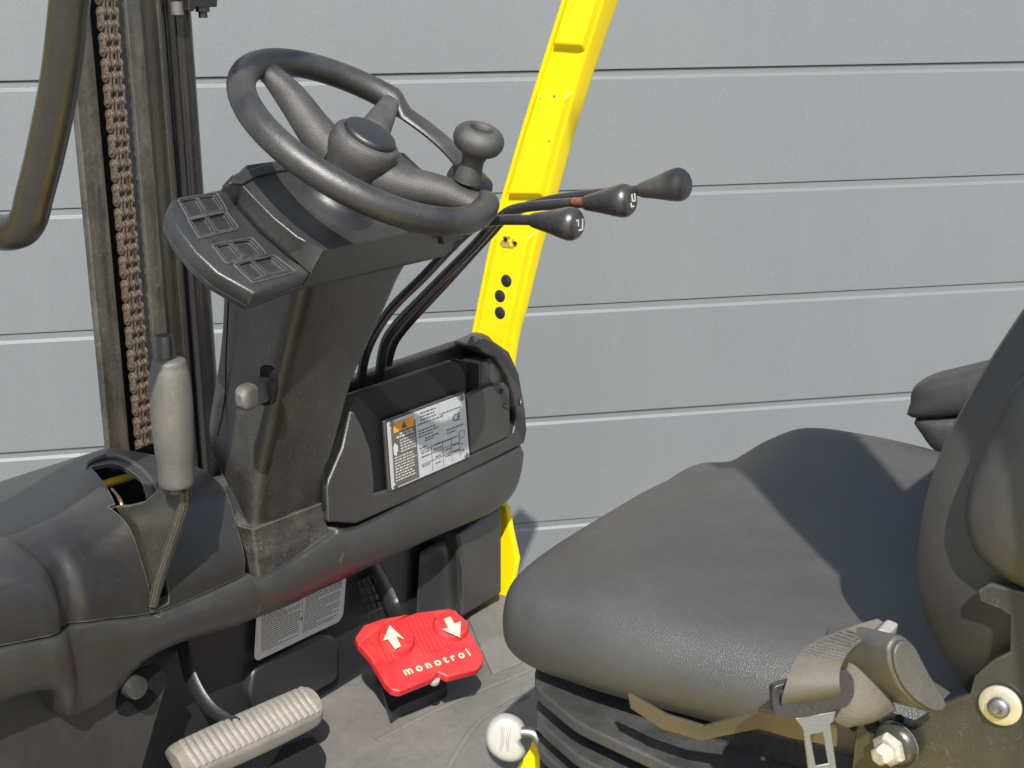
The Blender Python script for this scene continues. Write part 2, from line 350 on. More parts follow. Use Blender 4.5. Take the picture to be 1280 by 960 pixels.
# wall of grey sandwich panels, running slightly away to the right
WH = math.atan(8960/1755.)                      # heading of the courses, right of the view
wd = (_v*math.cos(R(79.0))+_r*math.sin(R(79.0))); wn = Vector((wd.y, -wd.x, 0))
if wn.dot(_v) > 0: wn = -wn
wo = CAMP+_v*3.3; wo.z = 0
wall = empty('panel_wall', (wo.x, wo.y, GZ)); wall['label'] = 'grey wall of horizontal stucco-embossed steel panels behind the forklift'; wall['category'] = 'wall'
def wall_z(px, py):
    return at(px, py, pl=(wo, wn)).z
zs = [wall_z(640, y) for y in (90, 238, 390, 524)]
pitch = (zs[0]-zs[3])/3
z0 = zs[0]
k = -1
while z0-k*pitch > GZ+.02: k += 1
for i in range(-5, k+1):
    top = z0-i*pitch; bot = max(GZ, top-pitch)
    prof = [(0, bot+.0022), (0, top-.0205), (-.005, top-.0150), (-.005, top), (-.03, top), (-.03, bot+.0022)]
    if top-bot < .06: continue
    V = []
    for s in (-5.5, 6.5):
        for dn, z in prof: V.append(Vector((wo.x, wo.y, 0))+wd*s+wn*(dn+.001*((i*7) % 3))+Vector((0, 0, z)))
    n = len(prof); F = [(j, (j+1) % n, n+(j+1) % n, n+j) for j in range(n)]+[tuple(range(n)), tuple(range(n, 2*n))]
    build('panel', V, F, wallm, wall, bevel=.0008, seg=1)
bk = Vector((wo.x, wo.y, 0))-wn*.034
build('backing', [bk+wd*-5.5+Vector((0, 0, GZ)), bk+wd*6.5+Vector((0, 0, GZ)), bk+wd*6.5+Vector((0, 0, z0+5*pitch)), bk+wd*-5.5+Vector((0, 0, z0+5*pitch))], [(0, 1, 2, 3)], void, wall, smooth=False)

# ================================================================== the forklift
FL = empty('forklift', (0, 0, GZ)); FL['label'] = 'yellow and black forklift operator cab with steering wheel, seat and pedals'; FL['category'] = 'forklift'
Y3 = Vector((0, 1, 0)); X3 = Vector((1, 0, 0)); Z3 = Vector((0, 0, 1))

# ---- floor
fl = empty('cab_floor', (.2, .1, 0), FL)
boxp('floor_mat', (.12, .02, -.01), (.64, .96, .02), matm, fl, bevel=.004)
# moulded lines in the mat
for pts in (((470, 925), (560, 880), (660, 838)), ((560, 960), (600, 900), (660, 868)), ((640, 800), (600, 812), (585, 830))):
    P = smoothpath([at(a, b, z=.001) for a, b in pts], 6); tube('mat_rib', P, .004, matm, fl, segs=8, squash=.5)
P = [at(*p, z=-.001) for p in ((585, 775), (625, 752), (655, 830), (615, 845))]
prism('mat_patch', roundpoly(P, .01), (0, 0, .004), matm, fl, bevel=.0015)
# yellow chassis sides and the bonnet the seat stands on
bo = empty('bonnet', (.6, .05, .1), FL)
cloft('bonnet_cover', [[(.37, -.58, z), (1.25, -.58, z), (1.25, .5, z), (.37, .5, z)] for z in (-.6, -.2, .10, .145)], [.03, .03, .03, .05], yellow, bo)
boxp('chassis_side', (.1, -.52, -.32), (1.1, .05, .5), yellow, FL, bevel=.01)
boxp('step', (.1, -.5, -.05), (.5, .1, .02), brackm, FL, bevel=.004)

RLX = 1.01
NLX = .052
# ---- front overhead guard leg, yellow, beyond the console
gl = empty('guard_leg', at(640, 300, y=.5), FL)
yl = .5
le = [(722, -60), (705, 0), (678, 85), (650, 175), (628, 250), (611, 320), (598, 385), (589, 430), (582, 520), (580, 640), (580, 770)]
me_ = [(773, -60), (754, 0), (725, 90), (700, 178), (682, 250), (664, 320), (650, 385), (640, 430), (630, 520), (626, 640), (624, 770)]
secs = []
for a, b in zip(le, me_):
    p = at(*a, y=yl); q = at(*b, y=yl)
    dp = lerp(.042, .016, min(1, len(secs)/7))
    secs.append([p, q, q+Vector((.004, dp, 0)), p+Vector((0, dp, 0))])
cloft('post', secs, .006, yellow, gl, ku=3, seg=4)
# raised pads pressed into the inner face
def onleg(t, s, h=0):
    i = min(int(t), len(le)-2); f = t-i
    p = at(*lerp(Vector(le[i]), Vector(le[i+1]), f), y=yl); q = at(*lerp(Vector(me_[i]), Vector(me_[i+1]), f), y=yl)
    v = lerp(p, q, s); return v+Vector((0, -h, 0))
for t0, t1 in ((-.0, 1.75), (2.25, 4.0), (4.55, 7.4)):
    A = []
    for (ta, tb, s0, s1, h) in ((t0, t1, .12, .97, -.003), (t0+.12, t1-.12, .17, .9, .010)):
        n = 6
        A.append([onleg(lerp(ta, tb, i/n), s0, h) for i in range(n+1)]+[onleg(lerp(tb, ta, i/n), s1, h) for i in range(n+1)])
    V = A[0]+A[1]; m = len(A[0])
    build('pressed_pad', V, [(i, (i+1) % m, m+(i+1) % m, m+i) for i in range(m)]+[tuple(range(m, 2*m))], yellow, gl, bevel=.003, seg=3)
tube('flange', [onleg(t, .035, .002) for t in (0.01, 1, 2, 3, 4, 5, 6, 7, 8)], .0035, yellow, gl, segs=8)
for p in ((633, 351), (625, 370), (625, 391)):
    c = at(*p, y=yl-.010); lathe('rubber_plug', c+Vector((0, .002, 0)), (0, -1, 0), [(.0001, 0), (.0092, 0), (.0092, .0025), (.006, .0042), (.0001, .0048)], plug, gl, segs=24, k=1)
c = at(634, 303, y=yl-.0108)
rnd = random.Random(3)
stm = worn('torn_sticker', (.30, .20, .03), (.62, .50, .18), .6, .9, .3, 300, 90)
for cx_, cz_, rx_, rz_ in ((-.003, -.002, .009, .0065), (-.001, .008, .0075, .0022), (.010, .003, .0018, .0040), (.008, -.006, .0028, .0016)):
    prism('sticker_remnant', [c+Vector((cx_+rx_*(1+rnd.uniform(-.28, .16))*math.cos(q_*math.pi/8), 0, cz_+rz_*(1+rnd.uniform(-.28, .16))*math.sin(q_*math.pi/8))) for q_ in range(16)], (0, -.0006, 0), stm, gl, bevel=0)
for q in ((632, 299), (644, 304)):
    lathe('rivet_hole', at(*q, y=yl-.0120), (0, -1, 0), [(.0001, 0), (.003, 0), (.003, .001), (.0001, .001)], void, gl, segs=12, k=1)
P = [at(a, b, y=.5) for a, b in ((624, 630), (633, 634), (638, 664), (646, 700), (640, 734), (635, 757), (620, 750))]
for k_ in range(9):
    t_ = rnd.uniform(.2, 6.6); q_ = onleg(t_, rnd.uniform(.2, .85), -.0105 if 0 else .0108); r_ = rnd.uniform(.0005, .0016)
    prism('paint_chip', [q_+Vector((r_*rnd.uniform(.5, 1.3)*math.cos(j*1.05), 0, r_*rnd.uniform(.5, 1.6)*math.sin(j*1.05))) for j in range(6)], (0, .0030, 0), brackm, gl, bevel=0)
prism('lower_gusset', P, (0, .012, 0), yellow, gl, bevel=.003)

rgl = empty('rear_guard_leg', (.95, -.5, .2), FL)
cloft('post', [[(x_-.05, -.53, z_), (x_+.10, -.53, z_), (x_+.10, -.48, z_), (x_-.05, -.48, z_)] for x_, z_ in ((RLX+.24, -.2), (RLX+.12, .4), (RLX, 1.0), (RLX-.12, 1.6), (RLX-.2, 2.0))], .01, yellow, rgl, ku=2)

# ---- mast
MX = -.5
ma = empty('mast', (MX, .13, -.3), FL)
def vy(px, py=0, x=MX): return at(px, py, x=x).y
def post(name, pxa, pxb, x, dx, mat, z0=-.5, z1=1.5, **k):
    a = vy(pxa, 0, x); b = vy(pxb, 0, x)
    return boxp(name, (x-dx/2, (a+b)/2, (z0+z1)/2), (dx, abs(b-a), z1-z0), mat, ma, **k)
post('outer_flange', 84, 112, MX, .012, mastm)
post('web_plate', 106, 160, MX-.045, .012, mastblack)
post('inner_flange', 157, 176, MX+.004, .02, mastm)
V = []
post('rail_web', 170, 204, MX-.012, .012, mastdark)
post('rail_lip', 196, 203, MX-.004, .03, mastdark, bevel=.004)
post('inner_rail', 205, 222, MX-.03, .05, mastblack, bevel=.006)
post('inner_rail', 220, 233, MX-.012, .03, mastblack, bevel=.008)
post('rail_lip', 226, 230, MX-.012, .012, mastdark, bevel=.003)
post('inner_rail', 232, 240, MX-.05, .06, mastblack, bevel=.008)
yc_ = (vy(229)+vy(247))/2; lathe('lift_cylinder', (MX-.02, yc_, -.5), (0, 0, 1), [(.0125, 0), (.0125, 2.0)], mastblack, ma, segs=32, k=1)
# hydraulic clamp at the head of the rail
cl = empty('hose_clamp', at(250, 10, x=MX+.02), ma)
prism('clamp_block', [at(a, b, x=MX+.02) for a, b in ((236, -20), (273, -20), (272, 9), (246, 9), (243, 14), (236, 14))], (-.03, 0, 0), mastblack, cl, bevel=.002)
lathe('bolt', at(253, 9, x=MX+.01), (0, 0, -1), [(.0095, 0), (.0095, .006), (.006, .007), (.006, .014)], mastblack, cl, segs=6, k=1)
lathe('spacer', at(221, 2, x=MX+.004), (0, 0, -1), [(.0085, 0), (.0085, .017), (.006, .019)], gripm, ma, segs=20, k=1)
# lifting chain: each link is a pack of side plates on two pins
lc = empty('lift_chain', at(150, 250, x=MX+.01), FL)
cy = vy(120, 0, MX+.012)+.016; CP = .0159
def stadium(c, hl, r, y0, th, n=7, waist=.72):
    pts = []
    for sgn in (1, -1):
        for i in range(n):
            a = (-80+160*i/(n-1)); a = R(a); pts.append(Vector((sgn*-math.sin(a)*r, 0, sgn*(hl+math.cos(a)*r))))
        pts.append(Vector((-sgn*-r*waist*(1), 0, 0)) if False else Vector((sgn*-r*waist, 0, 0)))
    P = [c+Vector((p.x, y0, p.z)) for p in pts]
    V = P+[p+Vector((0, th, 0)) for p in P]; m = len(P)
    return V, [tuple(range(m)), tuple(range(m, 2*m))]+[(i, (i+1) % m, m+(i+1) % m, m+i) for i in range(m)]
def pin(c, y0, y1, r, n=8):
    V = []; 
    for y in (y0, y1):
        for i in range(n): q = 2*math.pi*i/n; V.append(c+Vector((r*math.cos(q), y, r*math.sin(q))))
    return V, [tuple(range(n)), tuple(range(n, 2*n))]+[(i, (i+1) % n, n+(i+1) % n, n+i) for i in range(n)]
def link_mesh(kind, parent):
    c = Vector((MX+.012, cy, .3)); parts = []
    ys = (-.0130, -.0010, .0100) if kind == 0 else (-.0098, -.0040, .0026, .0070)
    for y in ys: parts.append(stadium(c, CP/2, .0072, y, .0032))
    if kind == 0:
        for s in (-1, 1): parts.append(pin(c+Vector((0, 0, s*CP/2)), -.0148, .0148, .0033))
    return joined('chain_link', parts, chainm, parent, bevel=.0006, seg=1, angle=45)
l0 = link_mesh(0, lc); l1 = link_mesh(1, lc)
first = True; base = [l0.location.copy(), l1.location.copy()]
for i in range(62):
    z = -.1+i*CP*1.0; src = (l0, l1)[i % 2]
    if i < 2: o = src
    else: o = src.copy(); COL.objects.link(o); o.parent = lc; WP[o] = WP[src]
    o.location = base[i % 2]+Vector((0, 0, z-.3+.25)); o.location.z = base[i % 2].z+(z-.3)+.15
    o.rotation_euler = (0, rnd.uniform(-.03, .03), rnd.uniform(-.02, .02))

# ---- bent grab bar at the left, close to the viewer, and the guard leg it is fixed to
gb = empty('grab_bar', at(60, 100, y=-.47), FL)
yb = -.47
P = smoothpath([at(*q_, y=yb) for q_ in ((92, -120), (90, -40), (87, 0), (76, 95), (57, 190), (43, 245), (37, 270), (26, 286), (6, 291), (-20, 286), (-80, 270))], 8)
tube('bar', P, .0138, barm, gb, segs=28)
ngl = empty('guard_leg', (-.1, -.52, .5), FL)
cloft('post', [[(x_-.075, -.55, z_), (x_, -.55, z_), (x_, -.512, z_), (x_-.075, -.512, z_)] for x_, z_ in ((-.20, -.1), (-.175, .35), (NLX-.062, .66), (NLX, .85), (NLX+.10, 1.1), (NLX+.27, 1.5), (NLX+.48, 2.0))], .006, yellow, ngl, ku=3)

# ---- console: lower band, covers and hump (lofts across the truck)
co = empty('front_console', (-.15, -.05, .3), FL)
def seam(y):
    T = [(-.62, .335), (-.46, .330), (-.415, .32), (-.36, .308), (-.31, .297), (-.26, .281), (-.225, .272), (-.08, .268), (.052, .281), (.058, .272), (.09, .262), (.25, .266), (.47, .267)]
    for (a, za), (b, zb) in zip(T, T[1:]):
        if y <= b: return lerp(za, zb, max(0, (y-a)/(b-a)))
    return T[-1][1]
def bulge(y):   # the rounded lump at the near end stands out towards the driver
    t = max(0, min(1, (-.335-y)/.035)); return .020*t*t*(3-2*t)
def cover_section(y, ztop=.388, push=0.0, lean=0.0, x0=-.12):
    s = seam(y)+.0006; b = bulge(y); x = x0+b+push
    return [(x+.001, y, s), (x+.003, y, s+.022), (x-.004, y, s+.052), (x-.020-lean, y, lerp(s, ztop, .80)), (x-.046-lean, y, ztop-.006), (x-.085-lean, y, ztop), (x-.17, y, ztop-.002), (x-.235, y, ztop-.012), (x-.265, y, ztop-.05), (x-.27, y, .22)]
secs = [cover_section(y, zt, pu) for y, zt, pu in ((-.62, .350, -.02), (-.56, .375, 0), (-.47, .392, 0), (-.40, .394, 0), (-.375, .392, 0), (-.360, .390, -.002), (-.350, .389, -.006), (-.335, .388, -.003), (-.318, .388, .003), (-.295, .388, .001), (-.27, .388, 0), (-.245, .389, 0), (-.215, .389, 0), (-.16, .389, .001), (-.12, .388, 0), (-.10, .387, -.002))]
cov = loft('left_cover', secs, plastic, co, ku=5, kv=5, thick=.004)
hole = [at(a, b, x=-.12) for a, b in ((150, 640), (205, 630), (222, 650), (222, 700), (212, 740), (209, 766), (200, 772), (191, 770), (187, 757), (178, 727), (165, 686))]
# opening for the parking brake lever: traced on the top of the cover and down its face
hole_top = [at(a, b, z=.388) for a, b in ((113, 583), (140, 578), (160, 588), (176, 600), (186, 625), (196, 636), (176, 640), (150, 634), (143, 626), (131, 606))]
cut(cov, [Vector((-.05, -.238, .278)), Vector((-.05, -.238, .45)), Vector((-.05, -.214, .45)), Vector((-.05, -.214, .278))], (-.122, 0, 0))
cut(cov, [p+Vector((0, 0, .05)) for p in hole_top], (0, 0, -.064))
lipP = [at(a, b, z=.3885) for a, b in ((108, 586), (112, 578), (138, 570), (164, 578), (186, 596), (196, 612))]
tube('opening_lip', smoothpath(lipP, 6), [.0034*min(1, (i_+.6)/9, (31.6-i_)/9) for i_ in range(31)], plastic, co, segs=10)
# dark inside under the opening with a yellow linkage
iv = empty('inner_linkage', (-.25, -.2, .3), co)
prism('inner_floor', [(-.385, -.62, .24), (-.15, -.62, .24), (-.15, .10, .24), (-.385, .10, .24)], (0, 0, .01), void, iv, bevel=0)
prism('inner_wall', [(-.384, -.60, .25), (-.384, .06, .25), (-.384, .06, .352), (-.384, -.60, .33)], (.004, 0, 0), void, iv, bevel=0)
tube('linkage_bar', [at(128, 606, z=.36), at(180, 590, z=.36)], .005, yellow_dirt, iv, segs=8)
tube('copper_pipe', smoothpath([at(140, 612, z=.375), at(152, 630, z=.372), at(154, 660, z=.34)]), .0022, flat('copper_pipe', (.55, .3, .15), .35, .8), iv, segs=8)

# lower band with its lump at the near end
def band_section(y, zl, out=0.0, x0=-.12):
    s = seam(y)-.0015; b = bulge(y)*1.0
    if -.088 < y < .052: s -= .013*min(1, (y+.088)/.008, (.052-y)/.008)
    return [(x0-.035, y, s-.002), (x0-.010+b, y, s-.0002), (x0+.002+b, y, s-.0008), (x0+.0055+b, y, s-.006), (x0+.0085+b+out, y, lerp(s, zl, .30)), (x0+.0085+b+out, y, lerp(s, zl, .60)), (x0+.001+b+out*.6, y, lerp(s, zl, .86)), (x0-.012+b*.8, y, zl), (x0-.05, y, zl+.004), (x0-.12, y, zl+.03)]
low = [(-.62, .268), (-.50, .266), (-.43, .262), (-.39, .256), (-.370, .244), (-.356, .212), (-.340, .198), (-.31, .197), (-.28, .204), (-.25, .220), (-.20, .222), (-.12, .208), (-.092, .206), (-.082, .205), (-.02, .200), (.046, .198), (.056, .197), (.10, .196), (.25, .190), (.38, .182), (.44, .186), (.462, .205), (.47, .235)]
bs = []
for y, zl in low:
    s = band_section(y, zl)
    if y > .40:
        f = ((y-.40)/.07)**2
        s = [(p[0]-.012*f, p[1], p[2]) for p in s]
    bs.append(s)
band = loft('lower_band', bs, plastic2, co, ku=5, kv=4, thick=.004)
notch = [at(a, b, x=-.11) for a, b in ((188, 740), (192, 771), (203, 773), (209, 768), (212, 738))]
cut(band, [p+Vector((.05, 0, 0)) for p in notch], (-.12, 0, 0))

# raised end of the hump beside the column
hump_end = [at(a, b, x=xx) for a, b, xx in ((322, 706, -.118), (318, 670, -.121), (308, 628, -.128), (294, 592, -.14), (276, 562, -.16), (256, 540, -.19))]
hump_in = [p+Vector((-.012, .012, -.004)) for p in hump_end]
# column foot cover
cloft('column_foot', [[at(324, 728, x=-.124), at(412, 666, x=-.124), at(412, 666, x=-.124)+Vector((-.18, 0, .0)), at(324, 728, x=-.124)+Vector((-.18, 0, 0))],
     [at(316, 662, x=-.128), at(405, 628, x=-.128), at(405, 628, x=-.128)+Vector((-.18, 0, 0)), at(316, 662, x=-.128)+Vector((-.18, 0, 0))]], .006, footm, co, ku=2)

# ---- steering column
sc_ = empty('steering_column', (-.1, 0, .3), FL)
lv = []
#            ridge px       right px      far-left px     x rear   depth
for rg, rt, ll, xr, yl_ in (
    ((318, 672), (405, 640), (262, 560), -.135, -.088),
    ((322, 620), (410, 600), (258, 530), -.128, -.080),
    ((332, 560), (424, 552), (262, 498), -.118, -.078),
    ((346, 490), (444, 480), (270, 450), -.100, -.080),
    ((360, 430), (468, 425), (274, 410), -.080, -.082),
    ((374, 380), (492, 372), (276, 370), -.060, -.088),
    ((380, 350), (504, 345), (278, 345), -.050, -.092),
    ((388, 318), (524, 312), (282, 320), -.040, -.096)):
    a = at(*rg, x=xr); b = at(*rt, x=xr)
    c = at(*ll, y=a.y+.006)
    lv.append([a, b, Vector((c.x-.005, b.y-.004, (b.z+c.z)/2)), c])
cloft('column_shroud', lv, [[.022, .016, .02, .012]]*8, columnm, sc_, ku=6, seg=7, angle=60)
# seam of the front half of the shroud
sp = [at(286, 372, y=lv[-1][0].y-.0008), at(283, 440, y=lv[-3][0].y-.0008), at(281, 500, y=lv[-4][0].y-.001), at(272, 545, y=lv[1][0].y-.0015)]
tube('shroud_seam', smoothpath([p+Vector((0, -.0002, 0)) for p in sp], 6), .0009, void, sc_, segs=6)
# indicator lever in its socket
ls = empty('direction_lever', at(330, 485, y=-.082), FL)
prism('socket', roundpoly([at(a, b, y=-.0865) for a, b in ((324, 456), (340, 458), (346, 480), (342, 506), (326, 508))], .008), (0, .004, 0), void, ls, bevel=.0008)
pb = at(334, 484, y=-.08); pt = at(300, 500, y=-.150)
ax = (pt-pb).normalized()
cloft('lever_stem', [[p+Vector((-w_, 0, h_)), p+Vector((w_, 0, h_)), p+Vector((w_, 0, -h_)), p+Vector((-w_, 0, -h_))] for p, w_, h_ in ((pb, .0085, .014), (lerp(pb, pt, .35), .0085, .013), (lerp(pb, pt, .62), .0095, .012))], .005, plastic_dark, ls, ku=3)
cloft('lever_tip', [[p+Vector((-w_, 0, h_)), p+Vector((w_, 0, h_)), p+Vector((w_, 0, -h_)), p+Vector((-w_, 0, -h_))] for p, w_, h_ in ((lerp(pb, pt, .6), .0100, .0128), (lerp(pb, pt, .8), .0105, .0132), (lerp(pb, pt, .95), .009, .0115), (lerp(pb, pt, 1.03), .004, .006))], .007, gripm, ls, ku=3)

# ---- instrument pod, its deck tilted towards the driver
TH = R(37.5)
pn = Vector((math.sin(TH), 0, math.cos(TH))); pu = Vector((-math.cos(TH), 0, math.sin(TH)))
po = at(319, 367, x=.0)
pod = empty('instrument_pod', po, FL)
def pp(px, py, h=0): return at(px, py, pl=(po+pn*h, pn))
strip = [(319, 367), (387, 342), (388, 338), (362, 322), (325, 290), (300, 262), (284, 241), (276, 236), (215, 249), (211, 262), (222, 285), (244, 314), (272, 340)]
stp = [pp(*p) for p in strip]
tray = prism('keypad_deck', stp, -pn*.018, plastic_up, pod, bevel=.0055, seg=4)
wells = [[((238, 251), (247, 249), (252, 257), (255, 268), (243, 271), (236, 260)), ],]
def quadin(c, f):   # inset quad
    m = sum(c, Vector())/len(c); return [lerp(m, p, f) for p in c]
WELLS = [((227, 251), (246, 247), (257, 267), (238, 271)), ((249, 247), (268, 244), (279, 261), (260, 266)),
         ((239, 275), (257, 271), (269, 290), (251, 294)), ((260, 270), (281, 266), (293, 284), (273, 289)),
         ((270, 308), (287, 304), (303, 322), (285, 326)), ((290, 303), (312, 300), (328, 316), (307, 321)),
         ((297, 331), (314, 326), (332, 343), (316, 349)), ((317, 325), (340, 321), (358, 337), (336, 342))]
for q in WELLS:
    P = roundpoly([pp(*c) for c in q], .003, 3); cut(tray, [p+pn*.01 for p in P], -pn*.0135, keep=True)

# raised outlines around each pair of keys
for q in (((222, 249), (271, 241), (285, 264), (236, 275)), ((234, 274), (283, 264), (299, 286), (249, 298)), ((264, 306), (315, 297), (334, 318), (283, 330)), ((291, 330), (343, 319), (370, 340), (316, 354))):
    P = roundpoly([pp(*c, h=.0004) for c in q], .004, 4); tube('key_surround', P+[P[0], P[1]], .0011, plastic_up, pod, segs=8)
# lower lip of the pod
lip = [(319, 378), (387, 366), (440, 352), (500, 338), (578, 312), (582, 300)]
V1 = [p-pn*.002 for p in stp]
# raised main body
A0 = [pp(*c, h=-.002) for c in ((387, 343), (388, 338), (362, 322), (325, 290), (300, 262), (284, 241), (276, 236))]
A1 = [pp(*c, h=.026) for c in ((404, 313), (398, 309), (372, 296), (342, 272), (316, 246), (300, 229), (292, 222))]
xr = A1[0].x
far = [at(585, 262, x=xr), ]
Ytop = far[0].y
# top face outline continues across to the far side
A1 = A1
A1c = A1+[A1[-1]+Vector((-.01, .03, .010)), Vector((A1[-1].x-.012, Ytop-.05, A1[-1].z+.010)), Vector((A1[-1].x, Ytop, A1[-1].z)), Vector((A1[0].x+.002, Ytop+.012, A1[0].z-.002))]
A0c = A0+[A0[-1]+Vector((-.02, .03, -.004)), Vector((A0[-1].x-.03, Ytop-.05, A0[-1].z)), Vector((A0[-1].x, Ytop+.012, A0[-1].z)), at(580, 300, x=A0[0].x)]
V = A0c+A1c; n = len(A0c)
F = [(i, (i+1) % n, n+(i+1) % n, n+i) for i in range(n)]+[tuple(range(n, 2*n))]
A00 = [p-pn*.018 for p in A0c]
V += A00; F += [(2*n+i, 2*n+(i+1) % n, (i+1) % n, i) for i in range(n)]+[tuple(range(2*n, 3*n))]
body = build('pod_body', V, F, plastic_up, pod, bevel=.004, seg=3)
# lower shell of the pod
def low_ring(h, s):
    m = Vector((-.06, .02, 0)); ring = stp[8:]+[stp[0], stp[1]]
    P = [A00[-1]] + [A00[n-4], A00[n-3]] + []
    return P
ring = [stp[0], stp[1], A0c[-1], A0c[n-2], A0c[n-3], stp[7], stp[8], stp[9], stp[10], stp[11], stp[12]]
r1 = [p-pn*.0184 for p in ring]; cen = sum(r1, Vector())/len(r1)
r1 = [p+(cen-p)*.012 for p in r1]; r2 = [p+(cen-p)*.02-pn*.008 for p in r1]; r3 = [p+(cen-p)*.12-pn*.016 for p in r1]
V = r1+r2+r3; m = len(r1)
build('pod_underside', V, [(i, (i+1) % m, m+(i+1) % m, m+i) for i in range(m)]+[(m+i, m+(i+1) % m, 2*m+(i+1) % m, 2*m+i) for i in range(m)]+[tuple(range(m)), tuple(range(2*m, 3*m))], plastic_up, pod, bevel=.002)
# concave ramp between the deck and the top, with the fuse flap on it
C0 = [pp(*c, h=.0006) for c in ((389, 341), (362, 321), (325, 289), (300, 261), (284, 240), (278, 237), (275, 234))]
C1 = [pp(*c, h=.0265) for c in ((405, 312), (372, 295), (342, 271), (316, 245), (300, 228), (292, 222), (289, 219))]
def rampp(s_, t_, h=0):
    a_ = cr(C0, s_*6); b_ = cr(C1, s_*6); q_ = lerp(a_, b_, t_); dn = 4*t_*(1-t_)
    tn = (cr(C0, min(6, s_*6+.05))-cr(C0, max(0, s_*6-.05))).cross(b_-a_).normalized()
    if tn.z < 0: tn = -tn
    return q_+pn*.0004*dn+tn*h
loft('ramp', [[rampp(i/6, j/5, .0022) for j in range(6)] for i in range(7)], plastic_up, pod, ku=4, kv=3)
fg = []
for t_ in (.16, .18, .5, .86, .88):
    sa, sb_ = (.24, .68) if t_ < .3 else ((.25, .66) if t_ < .6 else (.28, .62)); e_ = .0012 if t_ in (.16, .88) else .0056
    fg.append([rampp(lerp(sa, sb_, k_), t_, e_ if 0 < k_ < 1 else .0010) for k_ in (0, .03, .25, .5, .75, .97, 1)])
loft('flap_cover', fg, plastic_up, pod, ku=3, kv=3)
o_ = [pp(*c, h=.030) for c in ((287, 228), (295, 216), (337, 203), (400, 195), (475, 196), (520, 215), (560, 250), (548, 256), (505, 222), (468, 207), (400, 206), (347, 213), (322, 219), (304, 229))]
prism('hood_rim', o_, -pn*.005, plastic_up, pod, bevel=.002, seg=3)
# small cup at the far corner
prism('corner_cup', [at(a, b, x=xr+.004) for a, b in ((553, 290), (575, 287), (580, 298), (556, 306))], (-.01, 0, 0), brackm, pod, bevel=.001)
# column collar under the wheel
WC = at(460, 174, d=1.43); wt = R(33.3); wh = R(8.2)
wn_ = Vector((math.sin(wt)*math.cos(wh), math.sin(wt)*math.sin(wh), math.cos(wt)))
lathe('column_collar', WC-wn_*.105, wn_, [(.064, 0), (.062, .018), (.050, .026), (.034, .034), (.028, .05)], plastic_dark, pod, segs=40, k=3)

# ---- steering wheel
sw = empty('steering_wheel', WC, FL)
wa = (pu-wn_*pu.dot(wn_)).normalized(); wb = wn_.cross(wa)
if wb.y < 0: wb = -wb
RW = .1426
def wp(px, py, h=0): return at(px, py, pl=(WC+wn_*h, wn_))
def ang(p): v = p-WC; return math.atan2(v.dot(wb), v.dot(wa))
def rimpt(a, r=RW, h=0): return WC+(math.cos(a)*wa+math.sin(a)*wb)*r+wn_*h
aB = ang(wp(492, 122)); aC = ang(wp(612, 258)); aA = ang(wp(335, 88))
V = []; F = []; NR, NS = 120, 20
def ss(x): x = max(0, min(1, x)); return x*x*(3-2*x)
for i in range(NR):
    a = 2*math.pi*i/NR; 
    f = ss((a-aB)/.18)*ss((aC-a)/.22) if aB < a < aC else 0
    rw = .0148*(1-f)+.0175*f; rh = .0148*(1-f)+.0060*f; rr = RW-.006*f
    for j in range(NS):
        q = 2*math.pi*j/NS
        V.append(rimpt(a, rr+rw*math.cos(q), rh*math.sin(q)-.004*f))
F = [(i*NS+j, i*NS+(j+1) % NS, ((i+1) % NR)*NS+(j+1) % NS, ((i+1) % NR)*NS+j) for i in range(NR) for j in range(NS)]
build('rim', V, F, rubber, sw)
def spoke(name, a, w0, w1, mat, h1=-.026, hub=.026, th_=.012):
    secs = []
    d = math.cos(a)*wa+math.sin(a)*wb; t = wn_.cross(d)
    for f, w_, th, h in ((0, w0*1.2, .009, -.001), (.12, w0*1.1, .011, -.003), (.4, (w0+w1)/2, th_, h1*.35), (.75, w1, th_*1.15, h1*.8), (1, w1*1.02, th_*1.2, h1)):
        c = WC+d*lerp(RW-.007, hub, f)+wn_*h
        secs.append([c+t*w_*math.cos(q)*abs(math.cos(q))**-.3+wn_*th*math.sin(q) if abs(math.cos(q)) > 1e-3 else c+wn_*th*math.sin(q) for q in [2*math.pi*k/12+.1 for k in range(12)]])
    return loft(name, secs, mat, sw, ku=5, kv=2, closed=True, caps=True)
spoke('spoke', aA, .014, .0225, rubber_grey, h1=-.034, th_=.0165)
spoke('spoke', aB, .011, .020, rubber_grey)
spoke('spoke', aC+.05, .016, .0225, rubber_grey, h1=-.030, th_=.0160)
lathe('hub', WC-wn_*.075, wn_, [(.020, 0), (.029, .012), (.033, .040), (.0385, .060), (.0375, .072), (.033, .078), (.02, .080)], rubber_grey, sw, segs=48)
lathe('hub_cap', WC+wn_*.001, wn_, [(.0275, 0), (.0295, .003), (.0285, .0075), (.024, .0098), (.012, .0112), (.0001, .0115)], plastic_dark, sw, segs=48)
